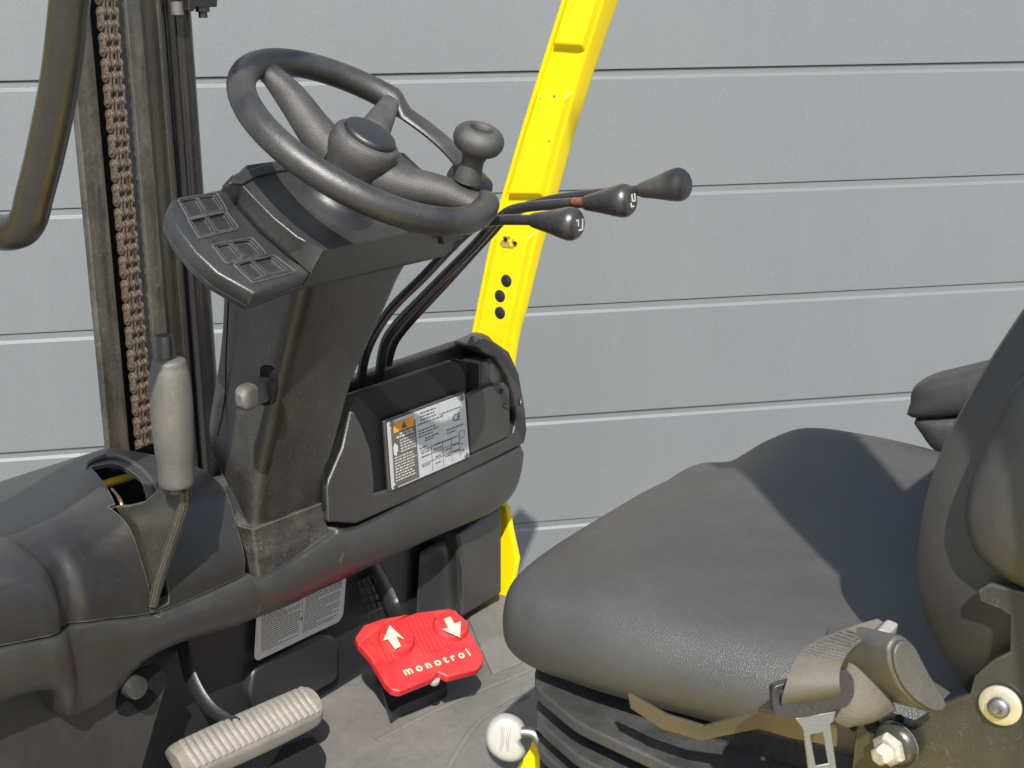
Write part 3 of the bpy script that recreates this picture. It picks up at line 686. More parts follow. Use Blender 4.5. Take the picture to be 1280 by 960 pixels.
# spinner knob on its clamp
kb = wp(587, 228); kax = wn_*.85+Vector((-.10, -.12, .2))
kax.normalize()
sk = empty('spinner_knob', kb, FL)
loft('clamp_plate', [[kb+wb*a_*s+wa*b_*s+wn_*h for a_, b_ in ((-.016, -.020), (.0, -.026), (.016, -.020), (.020, 0), (.015, .020), (0, .027), (-.015, .020), (-.020, 0))] for s, h in ((1, -.006), (1.0, .004), (.85, .012), (.5, .014))], rubber, sk, ku=3, kv=3, closed=True, caps=True)
kn = at(598, 176, d=1.425)
kbase = kn-kax*.046
lathe('knob_body', kbase, kax, [(.0150, 0), (.0140, .008), (.0122, .018), (.0125, .026), (.016, .032), (.0235, .037), (.0272, .045), (.0265, .053), (.021, .0595), (.0145, .0610), (.0120, .0585), (.0108, .0550)], rubber_grey, sk, segs=40)
lathe('knob_insert', kbase+kax*.0545, kax, [(.0105, 0), (.0105, .001), (.0001, .0012)], rodm, sk, segs=24, k=1)

# ---- hydraulic levers
def lever(name, knob_a, knob_b, y, rodpts, label, mark):
    e = empty('hydraulic_lever', at(*knob_a, y=y), FL)
    A = at(*knob_a, y=y); B = at(*knob_b, y=y); ax_ = (B-A).normalized(); Ln = (B-A).length
    kn_ = lathe('lever_knob', A, ax_, [(.0062, 0), (.0085, .003), (.0125, .35*Ln), (.0178, .70*Ln), (.0186, .86*Ln), (.0150, .965*Ln), (.0100, Ln), (.0001, Ln*1.005)], knobm if mark else dustyknob, e, segs=32)
    pts = [at(px, py, x=x_) if x_ is not None else at(px, py, y=y_) for px, py, x_, y_ in rodpts]
    tube('lever_rod', smoothpath(pts, 6), .0062, rodm, e, segs=14)
    # mark on the end face
    up = (Z3-ax_*Z3.dot(ax_)).normalized(); sd = ax_.cross(up)
    f0 = B+ax_*.0002
    lathe('end_disc', B-ax_*.0006, ax_, [(.0115, 0), (.0112, .0010), (.0001, .0014)], knobm, e, segs=24, k=1)
    if mark:
        bars = {'L': [(-.004, 0, .0015, .010), (-.001, -.0045, .007, .0015), (.003, .002, .0015, .006), (.0045, .0045, .004, .0015)],
                'U': [(-.004, .002, .0015, .007), (.001, .002, .0015, .007), (-.0015, -.001, .005, .0015), (.004, -.004, .0015, .004), (.002, -.0055, .005, .0015)]}[mark]
        joined('printed_symbol', [quadbox(f0+ax_*.0008+sd*x_*1.25+up*z_*1.25, sd, up, ax_, w_*1.2, h_*1.2, .0006) for x_, z_, w_, h_ in bars], whiteink, e, smooth=False)
    return e
lever('hydraulic_lever', (664, 275), (724, 281), .17, [(448, 500, None, .17), (458, 440, None, .17), (486, 390, None, .17), (530, 345, None, .17), (575, 298, None, .17), (600, 280, None, .17), (625, 275, None, .17), (666, 275, None, .17)], None, 'L')
lever('hydraulic_lever', (730, 254), (790, 250), .21, [(472, 495, None, .21), (478, 440, None, .21), (492, 410, None, .21), (530, 370, None, .21), (590, 310, None, .21), (622, 275, None, .21), (650, 260, None, .21), (732, 253, None, .21)], None, 'U')
lever('hydraulic_lever', (799, 238), (859, 229), .25, [(480, 490, None, .25), (488, 440, None, .25), (505, 410, None, .25), (560, 350, None, .25), (610, 295, None, .25), (640, 266, None, .25), (700, 248, None, .25), (801, 238, None, .25)], None, None)
tube('copper_mark', [at(716, 252, y=.2035), at(728, 251.5, y=.2035)], .0045, copper, FL, segs=10)

# ---- right-hand storage side of the console
rc = empty('storage_console', (-.15, .3, .35), FL)
XF = -.12
outer = [(411, 653), (409, 610), (412, 600), (429, 560), (439, 514), (443, 514), (452, 531), (464, 563), (468, 601), (468, 617), (490, 611), (584, 572), (633, 549), (642, 541), (646, 525), (643, 500), (634, 470), (620, 447), (603, 440), (597, 434), (604, 421), (620, 428), (637, 440), (649, 467), (657, 512), (659, 538), (656, 554), (600, 583), (525, 620), (445, 655)]
inner_end = None
fr = prism('console_frame', [at(*p, x=XF) for p in outer], (-.022, 0, 0), plastic2, rc, bevel=.005, seg=4)
prism('end_wall', [at(*p, x=XF-.0225) for p in ((602, 431), (620, 432), (636, 442), (648, 468), (656, 513), (657, 538), (652, 546), (645, 525), (641, 500), (631, 468), (617, 447), (602, 438))], (-.05, 0, 0), plastic2, rc, bevel=.004, seg=3)
# back wall and hump where the guard leg passes through
prism('back_wall', [at(a, b, x=-.185) for a, b in ((415, 640), (415, 486), (450, 470), (520, 447), (582, 426), (596, 420), (604, 416), (613, 420), (622, 430), (636, 470), (636, 560))], (-.02, 0, 0), plastic2, rc, bevel=.005)
bp_ = [at(a, b, x=XF-.004) for a, b in ((405, 640), (405, 505), (430, 496), (566, 451), (577, 456), (583, 470), (583, 540), (583, 590))]
bin_ = prism('bin_panel', bp_, (-.010, 0, 0), binm, rc, bevel=.003, seg=3)
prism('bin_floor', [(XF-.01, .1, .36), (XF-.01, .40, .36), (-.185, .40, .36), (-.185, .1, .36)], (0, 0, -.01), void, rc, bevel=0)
prism('inner_side', [at(a, b, x=XF-.012) for a, b in ((583, 480), (583, 600), (640, 570), (640, 500), (625, 462), (600, 452), (583, 452))], (-.006, 0, 0), plastic_dark, rc, bevel=.001) if False else None
cup = at(596, 440, x=-.165)
lathe('cup_well', Vector((cup.x-.005, cup.y+.002, cup.z-.065)), (0, 0, 1), [(.030, 0), (.034, .02), (.037, .06), (.040, .062), (.041, .058), (.041, 0)], plastic2, rc, segs=32, k=1)
prism('divider', [at(a, b, x=XF-.012) for a, b in ((601, 452), (619, 448), (624, 462), (624, 520), (601, 530))], (-.035, 0, 0), plastic2, rc, bevel=.005, seg=3)
prism('filler_panel', roundpoly([at(a, b, x=XF-.001) for a, b in ((584, 497), (600, 488), (631, 478), (637, 486), (638, 545), (588, 568))], .003), (-.012, 0, 0), plastic2, rc, bevel=.002)
for q in ((628, 489), (632, 508)):
    lathe('screw', at(*q, x=XF), (1, 0, 0), [(.0001, 0), (.0035, .0), (.003, .0022), (.0001, .0028)], rodm, rc, segs=14, k=1)
lathe('moulded_dot', at(651, 503, x=XF), (1, .5, 0), [(.0055, 0), (.0052, .0012), (.0001, .0018)], plastic2, rc, segs=20, k=1)

# ---- nameplate
npl = empty('nameplate', at(535, 550, x=XF+.006), FL)
XP = XF+.004
cs = [at(a, b, x=XP) for a, b in ((484, 528), (581, 492), (587, 571), (490, 613))]
def onp(u, v, h=0):   # u to the right, v downwards
    return lerp(lerp(cs[0], cs[1], u), lerp(cs[3], cs[2], u), v)+X3*h
ux = (cs[1]-cs[0]).normalized(); uy = (cs[0]-cs[3]).normalized(); PWd = (cs[1]-cs[0]).length; PH = (cs[0]-cs[3]).length
prism('backing_plate', roundpoly([p-X3*.0015+o_ for p, o_ in zip(cs, (-ux*.004+uy*.003, ux*.002+uy*.003, ux*.002-uy*.002, -ux*.004-uy*.002))], .004), (-.004, 0, 0), plastic2, npl, bevel=.001)
prism('plate', roundpoly(cs, .004), (-.0012, 0, 0), platem, npl, bevel=.0003, seg=1)
def pq(name, u0, v0, u1, v1, h, mat, **k): return prism(name, [onp(u0, v0, h), onp(u1, v0, h), onp(u1, v1, h), onp(u0, v1, h)], (.0003, 0, 0), mat, npl, bevel=0, smooth=False, **k)
pq('dark_field', .035, .10, .335, .975, .0002, plate_dark)
pq('orange_field', .065, .045, .315, .185, .0006, orange)
tri = onp(.19, .115, .0011)
joined('warning_triangle', [([tri+ux*a*.006+uy*b*.006 for a, b in ((-.9, -.7), (.9, -.7), (0, .9))]+[tri+X3*.0002+ux*a*.006+uy*b*.006 for a, b in ((-.9, -.7), (.9, -.7), (0, .9))], [(0, 1, 2), (3, 4, 5), (0, 1, 4, 3), (1, 2, 5, 4), (2, 0, 3, 5)])], inkm, npl, smooth=False)
rr_ = random.Random(11)
def lines(name, rows, mat, h, t=.0035):
    parts = []
    for (u0, u1, v, hh) in rows:
        u = u0
        while u < u1-.004:
            w_ = min(u1-u, rr_.uniform(.012, .045)); parts.append(quadbox(onp(u+w_/2, v, h), ux, uy, X3, w_*PWd*.9, hh*.62, .0002)); u += w_+.008
    return joined(name, parts, mat, npl, smooth=False)
dk = [(.13, .30, .225, .0042), (.09, .31, .265, .0042)]+[(.13, .32, .32+i*.042, .0026) for i in range(5)]+[(.05, rr_.uniform(.24, .32), .55+i*.042, .0026) for i in range(9)]
lines('printed_text', dk, whiteink, .0007)
prism('hand_symbol', [onp(u, v, .0007) for u, v in ((.05, .50), (.045, .40), (.065, .33), (.085, .36), (.10, .39), (.10, .48), (.085, .46), (.08, .53))], (.0002, 0, 0), whiteink, npl, bevel=0)
lt = [(.40, .60, .05, .0028), (.40, .58, .10, .0028), (.40, .60, .15, .0028), (.64, .93, .17, .0024), (.36, .70, .205, .0028), (.36, .58, .30, .0026), (.36, .62, .345, .0026), (.36, .54, .39, .0026), (.44, .62, .44, .0026), (.44, .54, .475, .0026), (.72, .95, .45, .0026), (.72, .84, .50, .0026), (.36, .46, .56, .0026), (.38, .48, .64, .0026), (.54, .64, .66, .0026), (.66, .84, .60, .0024), (.38, .48, .70, .0022), (.55, .63, .78, .0026), (.68, .76, .74, .0026), (.79, .87, .72, .0026), (.38, .48, .84, .0026), (.55, .63, .88, .0026), (.68, .76, .84, .0026), (.79, .87, .82, .0026), (.9, .93, .75, .003), (.9, .93, .85, .003), (.55, .64, .59, .0024)]
lines('printed_text', lt, inkm, .0003)
joined('printed_table', [quadbox(onp(u, v, .0003), ux, uy, X3, w_, h_, .0002) for u, v, w_, h_ in ((.51, .79, .0006, PH*.36), (.655, .78, .0006, PH*.40), (.77, .78, .0006, PH*.36), (.88, .76, .0006, PH*.38), (.62, .60, PWd*.5, .0006), (.62, .70, PWd*.5, .0006), (.62, .81, PWd*.5, .0006))], inkm, npl, smooth=False)
text('ce_mark', 'CE', onp(.865, .315, .0003), ux, uy, .0145, .0003, inkm, npl)
joined('book_symbol', [quadbox(onp(.915+a, .60+b, .0003), ux, uy, X3, w_, h_, .0002) for a, b, w_, h_ in ((-.035, 0, .0007, .009), (.035, 0, .0007, .009), (0, -.055, .008, .0007), (0, .055, .008, .0007))], inkm, npl, smooth=False)
for u, v in ((.05, .045), (.955, .045), (.955, .955), (.045, .955)):
    lathe('rivet', onp(u, v), (1, 0, 0), [(.0001, 0), (.0042, 0), (.0038, .0016), (.0015, .0024), (.0001, .0026)], steel, npl, segs=16, k=1)

# ---- toe boards and dark footwell
fw = empty('footwell', (-.2, 0, .1), FL)
prism('toe_board', [(-.215, -.5, -.02), (-.215, .52, -.02), (-.215, .52, .27), (-.215, -.5, .27)], (-.01, 0, 0), plastic_dark, fw, bevel=0)
prism('kick_panel', [at(a, b, x=-.145) for a, b in ((-200, 835), (60, 835), (110, 850), (168, 845), (212, 846), (196, 900), (172, 985), (120, 1100), (-200, 1100))], (-.012, 0, 0), plastic2, fw, bevel=.003)
prism('knob_recess', roundpoly([at(a, b, x=-.1435) for a, b in ((146, 878), (152, 858), (172, 838), (196, 828), (212, 850), (188, 884), (160, 896), (148, 893))], .006), (-.002, 0, 0), void, fw, bevel=0)
kp = at(176, 861, x=-.115)
lathe('choke_knob', kp-Vector((.03, 0, 0)), (1, -.15, .1), [(.006, 0), (.006, .016), (.0120, .018), (.0128, .026), (.0120, .031), (.0001, .0315)], rubber, fw, segs=28, k=1)
st = [at(a, b, x=-.205) for a, b in ((322, 752), (434, 706), (429, 768), (424, 777), (322, 826), (318, 822))]
prism('instruction_sticker', roundpoly(st, .003), (-.0006, 0, 0), paper, fw, bevel=0)
sA, sB, sC, sD_ = st[0], st[1], st[3], st[4]
def ons(u, v): return lerp(lerp(sA, sB, u), lerp(sD_, sC, u), v)+X3*.0002
sux = (sB-sA).normalized(); suy = (sA-sD_).normalized(); SW = (sB-sA).length; parts = []
for c0, c1 in ((.04, .48), (.53, .96)):
    for i in range(22):
        v = .10+i*.037; e_ = c1 if rr_.random() < .7 else rr_.uniform(c0+.15, c1); u = c0
        while u < e_-.01:
            w_ = min(e_-u, rr_.uniform(.02, .07)); parts.append(quadbox(ons(u+w_/2, v), sux, suy, X3, w_*SW*.94, .0012, .0001)); u += w_+.006
parts.append(quadbox(ons(.5, .62), sux, suy, X3, .0035, .0045, .0002)); parts.append(quadbox(ons(.505, .5), sux, suy, X3, .0006, .06, .0001))
joined('sticker_text', parts, flat('faded_ink', (.16, .15, .14), .6), fw, smooth=False)
prism('access_cover', roundpoly([at(a, b, x=-.20) for a, b in ((312, 870), (318, 836), (345, 822), (400, 793), (416, 792), (424, 802), (424, 850), (330, 905))], .012), (-.02, 0, 0), plastic_dark, fw, bevel=.006, seg=4)
# inner side wall at the far end and its sill
prism('side_wall', [at(a, b, x=-.16) for a, b in ((572, 668), (600, 650), (628, 632), (628, 742), (578, 772), (580, 720))], (-.06, 0, 0), plastic2, fw, bevel=.006, seg=3)
P = [at(530, 690, x=-.2), at(555, 672, x=-.185), at(572, 668, x=-.165)]
loft('rounded_panel', [[at(a, b, x=xx) for a, b, xx in ((524, 690, -.205), (540, 680, -.198), (558, 672, -.185), (572, 667, -.165))], [at(a, b, x=xx) for a, b, xx in ((518, 790, -.205), (540, 784, -.198), (562, 780, -.185), (578, 772, -.165))]], plastic_dark, fw, ku=4, kv=4, thick=.003)
# grille
gp = []
for i in range(5):
    gp.append(tube_geo([at(447+i*6, 725-i*3, x=-.2), at(462+i*7, 775-i*2, x=-.2)], .0016, 6)); gp.append(tube_geo([at(446+i*3, 728+i*10, x=-.199), at(480, 715+i*11, x=-.199)], .0016, 6))
joined('grille', gp, plastic_dark, fw)

# ---- brake pedal
bk_ = empty('brake_pedal', at(310, 905, y=-.1), FL)
pc = at(309, 908, z=.085); 
pw = Vector((0.0, 1, 0)); 
e0 = at(222, 950, z=.085); e1 = at(394, 872, z=.085)
pl_ = (e1-e0); hl = pl_.length/2; px_ = pl_.normalized()
pnrm = Vector((.50, -.12, .86)); pnrm = (pnrm-px_*pnrm.dot(px_)).normalized(); pdn = px_.cross(pnrm).normalized()
if pdn.x < 0: pdn = -pdn
pm = (e0+e1)/2
def padpt(s, t, h=0): return pm+px_*s*hl+pdn*t*.0225+pnrm*(h-.004*t*t)
rows = []
for s in (-1.02, -.98, -.8, 0, .8, .98, 1.02):
    w_ = {1.02: .62, .98: .86, .8: 1, 0: 1.05}[abs(s)]
    rows.append([padpt(s, t*w_, h) for t, h in ((-1.12, -.012), (-1.08, -.002), (-.85, .003), (0, .005), (.85, .003), (1.12, -.003), (1.16, -.013), (0, -.015))])
loft('pad', rows, padlow, bk_, ku=4, kv=4, closed=True, caps=True)
for i in range(20):
    s = -.86+i*1.74/19
    P = [padpt(s+.035*(t*t), t, .0045+.0012-.0015*t*t) for t in (-.86, -.6, -.3, 0, .3, .6, .86)]
    tube('pad_rib', P, .0034, padm, bk_, segs=8, squash=.5, ref=tuple(pnrm))
arm = smoothpath([at(228, 800, x=-.21), at(238, 845, x=-.18), at(262, 885, x=-.15), pm-pnrm*.012-pdn*.01], 5)
tube('pedal_arm', arm, .0125, plastic_dark, bk_, segs=12, squash=.4, ref=(0, 1, 0))
# dark rubber tray under the pedal
prism('pedal_stop', roundpoly([at(a, b, z=.004) for a, b in ((330, 975), (352, 935), (392, 922), (408, 945), (402, 985), (350, 1000))], .01), (0, 0, .004), plastic_dark, bk_, bevel=.002)

# ---- red direction pedal
rp = empty('direction_pedal', at(523, 815, z=.1), FL)
RZ = .098
C = {k_: at(*v_, z=zz) for k_, v_, zz in (('tl', (452, 795), .118), ('tr', (570, 760), .118), ('br', (605, 824), .082), ('bl', (495, 864), .082))}
rc0 = sum(C.values(), Vector())/4
rux = ((C['tr']-C['tl'])+(C['br']-C['bl'])).normalized(); ruy = ((C['tl']-C['bl'])+(C['tr']-C['br'])); ruy = (ruy-rux*ruy.dot(rux)).normalized(); rnz = rux.cross(ruy)
if rnz.z < 0: rnz = -rnz
def rpt(px, py, h=0): return at(px, py, pl=(rc0+rnz*h, rnz))
out_ = [(462, 795), (482, 779), (512, 768), (520, 765), (560, 760), (570, 762), (578, 772), (606, 820), (604, 828), (598, 836), (560, 846), (548, 840), (540, 848), (500, 864), (490, 862), (482, 854), (463, 822), (449, 806)]
top = [rpt(*p) for p in out_]
rb = prism('pedal_pad', top, -rnz*.012, redm, rp, bevel=.003, seg=3)
shade = [(444, 796), (455, 781), (478, 773), (512, 767), (482, 781), (462, 797), (449, 808)]
prism('pedal_wing', [rpt(*p, h=-.003) for p in shade], -rnz*.010, redm, rp, bevel=.002)
for c_, name_, ang_ in (((495, 802), 'up', 0), ((563, 785), 'down', 0)):
    m_ = rpt(*c_)
    lathe('direction_button', m_-rnz*.002, rnz, [(.0245, 0), (.0240, .005), (.0215, .0088), (.0001, .0108)], redm, rp, segs=40, k=1)
def arrow(pts, name='printed_arrow'):
    P = [rpt(*p, h=.0105) for p in pts]; prism(name, P, rnz*.0006, whiteprint, rp, bevel=0, smooth=False)
arrow(((487, 782), (479, 801), (485, 799), (494, 812), (501, 808), (495, 795), (505, 799)))
arrow(((555, 774), (563, 771), (568, 780), (576, 777), (575, 797), (553, 787), (560, 785)))
for i in range(7):
    x0 = 508+i*5.4
    P = [rpt(x0, 772-i*1.0, .0005), rpt(x0+12, 796-i, .0005), rpt(x0+22, 818-i*1.6, .0005)]
    tube('rubber_rib', P, .0016, redm, rp, segs=8)
for i in range(3):
    P = [rpt(463+i*6, 797-i*3, .0005), rpt(472+i*6, 812-i*3, .0005), rpt(484+i*5, 830-i*2, .0005)]
    tube('rubber_rib', P, .0016, redm, rp, segs=8)
tA = rpt(503, 841, .0008); tB = rpt(588, 815, .0008); tU = rpt(540, 815, .0008)-rpt(546, 831, .0008)
text('printed_word', 'm o n o t r o l', lerp(tA, tB, .5), tB-tA, tU, .0168, .0010, whiteprint, rp, bold=.022)
lathe('spring_stud', rpt(543, 848, -.010), -rnz, [(.007, 0), (.008, .004), (.006, .008)], whitep, rp, segs=16, k=1)
arm = smoothpath([at(462, 700, x=-.21), at(480, 735, x=-.19), at(497, 772, x=-.16), rc0-rnz*.016], 5)
tube('pedal_arm', arm, .016, plastic_dark, rp, segs=12, squash=.4, ref=(0, 1, 0))
prism('floor_pivot', roundpoly([at(a, b, z=.002) for a, b in ((470, 845), (540, 835), (560, 870), (500, 895), (488, 905))], .004), (0, 0, .014), plastic_dark, rp, bevel=.003)

# ---- parking brake lever
pk = empty('parking_brake', at(215, 520, y=-.24), FL)
YB = -.245
g0 = at(220, 604, y=YB); g1 = at(211, 448, y=YB); gax = (g1-g0).normalized(); gl_ = (g1-g0).length
lathe('grip', g0, gax, [(.0135, -.002), (.0168, .0), (.0172, .02), (.0190, .3*gl_), (.0205, .62*gl_), (.0192, .85*gl_), (.0170, .94*gl_), (.0155, .985*gl_), (.0100, gl_)], gripm, pk, segs=36)
lathe('release_button', g1-gax*.006+Vector((-.004, 0, 0)), gax, [(.0095, 0), (.0095, .024), (.0085, .0285), (.0001, .029)], rodm, pk, segs=28, k=1)
lathe('stem_socket', g0-gax*.008, gax, [(.012, 0), (.0135, .004), (.0135, .012)], rodm, pk, segs=24, k=1)
ap = [(143, 633), (160, 632), (180, 627), (197, 612), (205, 596), (233, 600), (235, 606), (234, 630), (222, 668), (205, 718), (193, 757), (189, 757), (180, 722), (166, 680), (152, 648)]
XA = -.118
prism('lever_arm', [at(a, b, y=YB+.012-.0*a) for a, b in ap], (0, .006, 0), brackm, pk, bevel=.0015)
fe = [at(a, b, y=YB+.010) for a, b in ((228, 606), (229, 632), (216, 670), (200, 718), (191, 755))]
tube('arm_flange', fe, .0055, brackm, pk, segs=10, squash=1.0)

# ---- seat
se = empty('seat', (.55, .05, .3), FL)
YS = .05
def cushion_row(x, hw, zt, zb, crown, wing, yshift=0.0, zn=0.0):
    """closed cross-section, near side first, going over the top to the far side and back underneath"""
    P = []
    for s, z in ((-.80, zb), (-.97, zb+.012), (-1.02, lerp(zb, zt, .45)), (-.98, lerp(zb, zt, .80)), (-.86, zt-.004+wing*.15), (-.62, zt+wing*.15+crown*.5), (-.3, zt+crown), (0, zt+crown+wing*.05), (.3, zt+crown+wing*.22), (.62, zt+wing*.72), (.84, zt+wing), (.97, zt-.018+wing*.5), (1.02, lerp(zb, zt, .45)), (.97, zb+.012), (.78, zb), (0, zb-.002)):
        P.append((x, YS+yshift+s*hw, z))
    return P
rows = [cushion_row(.262, .145, .352, .312, .003, 0), cushion_row(.267, .182, .371, .303, .003, 0), cushion_row(.285, .212, .385, .298, .003, -.002), cushion_row(.32, .226, .392, .298, .003, -.002),
        cushion_row(.36, .234, .394, .301, .003, .026), cushion_row(.40, .240, .396, .304, .002, .043), cushion_row(.46, .243, .396, .308, .000, .046), cushion_row(.54, .243, .396, .312, -.002, .042), cushion_row(.62, .242, .394, .316, -.004, .030), cushion_row(.72, .24, .39, .318, -.006, .018), cushion_row(.82, .24, .385, .32, -.006, .012), cushion_row(.88, .22, .38, .325, -.006, .012)]
cu = loft('cushion', rows, leather, se, ku=6, kv=4, closed=True, caps=True)
# backrest shell and padding
def back_row(z, xf, hw, thick, wing):
    P = []
    for s, dx in ((-1.0, thick*.7), (-1.02, .02), (-.95, -wing), (-.75, -wing*.7), (-.4, 0), (0, .008), (.4, 0), (.75, -wing*.7), (.95, -wing), (1.02, .02), (1.0, thick*.7), (.6, thick), (-.6, thick)):
        P.append((xf+dx, YS+s*hw, z))
    return P
br = [back_row(z_, x_+.010, w_, t_, g_) for z_, x_, w_, t_, g_ in ((.33, .76, .18, .08, .00), (.36, .725, .21, .10, .00), (.40, .700, .225, .11, .012), (.46, .688, .24, .11, .03), (.54, .700, .245, .11, .045), (.62, .728, .245, .10, .05), (.72, .772, .24, .10, .045), (.82, .825, .22, .09, .03), (.90, .87, .17, .07, .01))]
loft('backrest', br, leather_smooth, se, ku=5, kv=4, closed=True, caps=True)

# ---- bellows under the cushion
be = empty('seat_suspension', (.5, .03, .22), FL)
def fin(noses, depth, th, grow):
    pass
FINS = [((664, 832), (950, 930), .288, .118), ((666, 872), (950, 988), .256, .120), ((668, 906), (950, 1035), .226, .125), ((670, 935), (930, 1070), .198, .13)]
for (n0, n1, zt_, _) in FINS:
    a = at(n0[0], n0[1], z=zt_); b = at(n1[0], n1[1], z=zt_)
    x0 = a.x; ya = a.y-.005; 
    out2 = [(x0+.002, ya+.008), (x0+.026, ya-.028), (x0+.09, ya-.060), (x0+.5, ya-.130), (x0+.5, .24), (x0+.05, .24), (x0, .20)]
    prism('bellows_fin', roundpoly([(p[0], p[1], zt_) for p in out2], .014, 6), (0, 0, -.0125), finm, be, bevel=.003, seg=3)
prism('bellows_core', [(p[0], p[1], .30) for p in ((.31, -.07), (.78, -.12), (.78, .22), (.31, .2))], (0, 0, -.155), finm, be, bevel=.004)

stripm = worn('strip_steel', (.17, .138, .075), (.26, .22, .14), .30, .5, .15, 700, 12, metallic=.7, scratch=.4)
# ---- seat adjuster strip
aj = empty('adjuster_handle', at(860, 900, y=-.2), FL)
YA = -.235
tp = [at(784, 867, y=YA), at(832, 894, y=YA-.002), at(878, 908, y=YA-.004), at(948, 888, y=YA-.030), at(985, 896, y=YA-.034), at(1045, 905, y=YA-.034)]
bt = [at(788, 886, y=YA), at(828, 912, y=YA-.002), at(876, 926, y=YA-.004), at(948, 911, y=YA-.030), at(985, 922, y=YA-.034), at(1045, 934, y=YA-.034)]
V = []
for a, b in zip(tp, bt): V += [a, b, b+Vector((-.0, .004, 0)), a+Vector((0, .004, 0))]
F = []
for i in range(len(tp)-1):
    for j in range(4): F.append((i*4+j, i*4+(j+1) % 4, (i+1)*4+(j+1) % 4, (i+1)*4+j))
F += [(0, 1, 2, 3), tuple(range(len(V)-4, len(V)))]
build('bent_strip', V, F, stripm, aj, bevel=.0008)

# ---- white adjuster knob
wk = empty('weight_adjuster', at(630, 920, y=-.16), FL)
kc = at(632, 921, y=-.16)
kx = (RIGHT*.85-UP*.1).normalized(); ky = UP.copy(); kz = -FWD
vs = []
for h, s in ((-.010, .55), (-.0085, .86), (-.002, 1.0), (.004, .97), (.0085, .80), (.0095, .45)):
    ro = []
    for a, b in ((-.80, .55), (-.25, .98), (.35, 1.0), (.85, .72), (.95, .25), (.72, -.1), (.98, -.55), (.6, -.98), (-.1, -1.05), (-.75, -.72), (-1.0, -.1)):
        ro.append(kc+kx*a*.0195*s+ky*b*.0215*s+kz*h)
    vs.append(ro)
loft('knob', vs, whitep, wk, ku=3, kv=4, closed=True, caps=True)
for a, b in (((-.18, .55), (-.25, -.5)), ((.22, .55), (.12, -.5))):
    tube('knob_ridge', smoothpath([kc+kx*a[0]*.0195+ky*a[1]*.0215+kz*.009, kc+kx*((a[0]+b[0])/2*.6)*.0195+kz*.0105, kc+kx*b[0]*.0195+ky*b[1]*.0215+kz*.009], 4), .0012, whitep, wk, segs=8)
tube('crank_rod', smoothpath([at(652, 915, y=-.155), at(668, 918, y=-.15), at(682, 940, y=-.148), at(700, 975, y=-.145)], 5), .005, steel, wk, segs=12)
tube('green_hose', smoothpath([at(712, 945, y=-.10), at(735, 955, y=-.11), at(760, 985, y=-.12)], 5), .012, greenm, wk, segs=14)
prism('yellow_tab', [at(a, b, y=-.13) for a, b in ((642, 965), (660, 938), (672, 905), (690, 915), (712, 975))], (0, .01, 0), yellow, wk, bevel=.002)

# ---- seat belt
sb = empty('seat_belt', at(1060, 850, y=-.25), FL)
YR = -.25
rn = Vector((.88, -.40, .22)).normalized(); rpl = (at(1150, 845, y=YR), rn)
lid = [(1119, 795), (1130, 794), (1140, 803), (1160, 842), (1180, 874), (1184, 886), (1174, 894), (1160, 890), (1142, 878), (1124, 858), (1112, 832), (1110, 808)]
prism('retractor_case', roundpoly([at(a, b, pl=rpl) for a, b in lid], .004), -rn*.062, retm, sb, bevel=.004, seg=4)
lm = sum((at(a, b, pl=rpl) for a, b in lid), Vector())/len(lid)
prism('retractor_lid', roundpoly([lm+(at(a, b, pl=rpl)-lm)*.90 for a, b in lid], .004), rn*.003, retm, sb, bevel=.0015, seg=3)
sA_ = [at(a, b, pl=rpl)-rn*.0 for a, b in ((1119, 795), (1112, 832))]
rs_ = (sA_[1]-sA_[0]).normalized()
for k_ in (.25, .55):
    q_ = lerp(sA_[0], sA_[1], k_)-rn*.034; no_ = rs_.cross(rn).normalized()
    if no_.dot(FWD) > 0: no_ = -no_
    bmv = quadbox(q_-no_*.0006, rn, rs_, no_, .020, .0028, .0012); build('slot', bmv[0], bmv[1], void, sb, smooth=False)
prism('belt_guide', [at(a, b, y=YR+.015) for a, b in ((1060, 826), (1064, 812), (1098, 786), (1112, 792), (1108, 806), (1072, 832))], (0, .02, 0), whitep, sb, bevel=.002)
# webbing wrapped round the spool
spool0 = at(1075, 880, y=YR+.01); 
wbp = [at(a, b, d=.965) for a, b in ((1085, 800), (1063, 815), (1055, 850), (1062, 895), (1090, 905), (1105, 880))]
def ribbon(name, A, B, th, mat, parent, k=6):
    A = smoothpath(A, k); B = smoothpath(B, k); nrm = []
    V = []; F = []
    for i in range(len(A)):
        t = (A[min(i+1, len(A)-1)]-A[max(i-1, 0)]); n_ = t.cross(B[i]-A[i]).normalized()*th/2
        V += [A[i]+n_, B[i]+n_, B[i]-n_, A[i]-n_]
    for i in range(len(A)-1):
        for j in range(4): F.append((i*4+j, i*4+(j+1) % 4, (i+1)*4+(j+1) % 4, (i+1)*4+j))
    F += [(0, 1, 2, 3), tuple(range(len(V)-4, len(V)))]
    return build(name, V, F, mat, parent, angle=60)
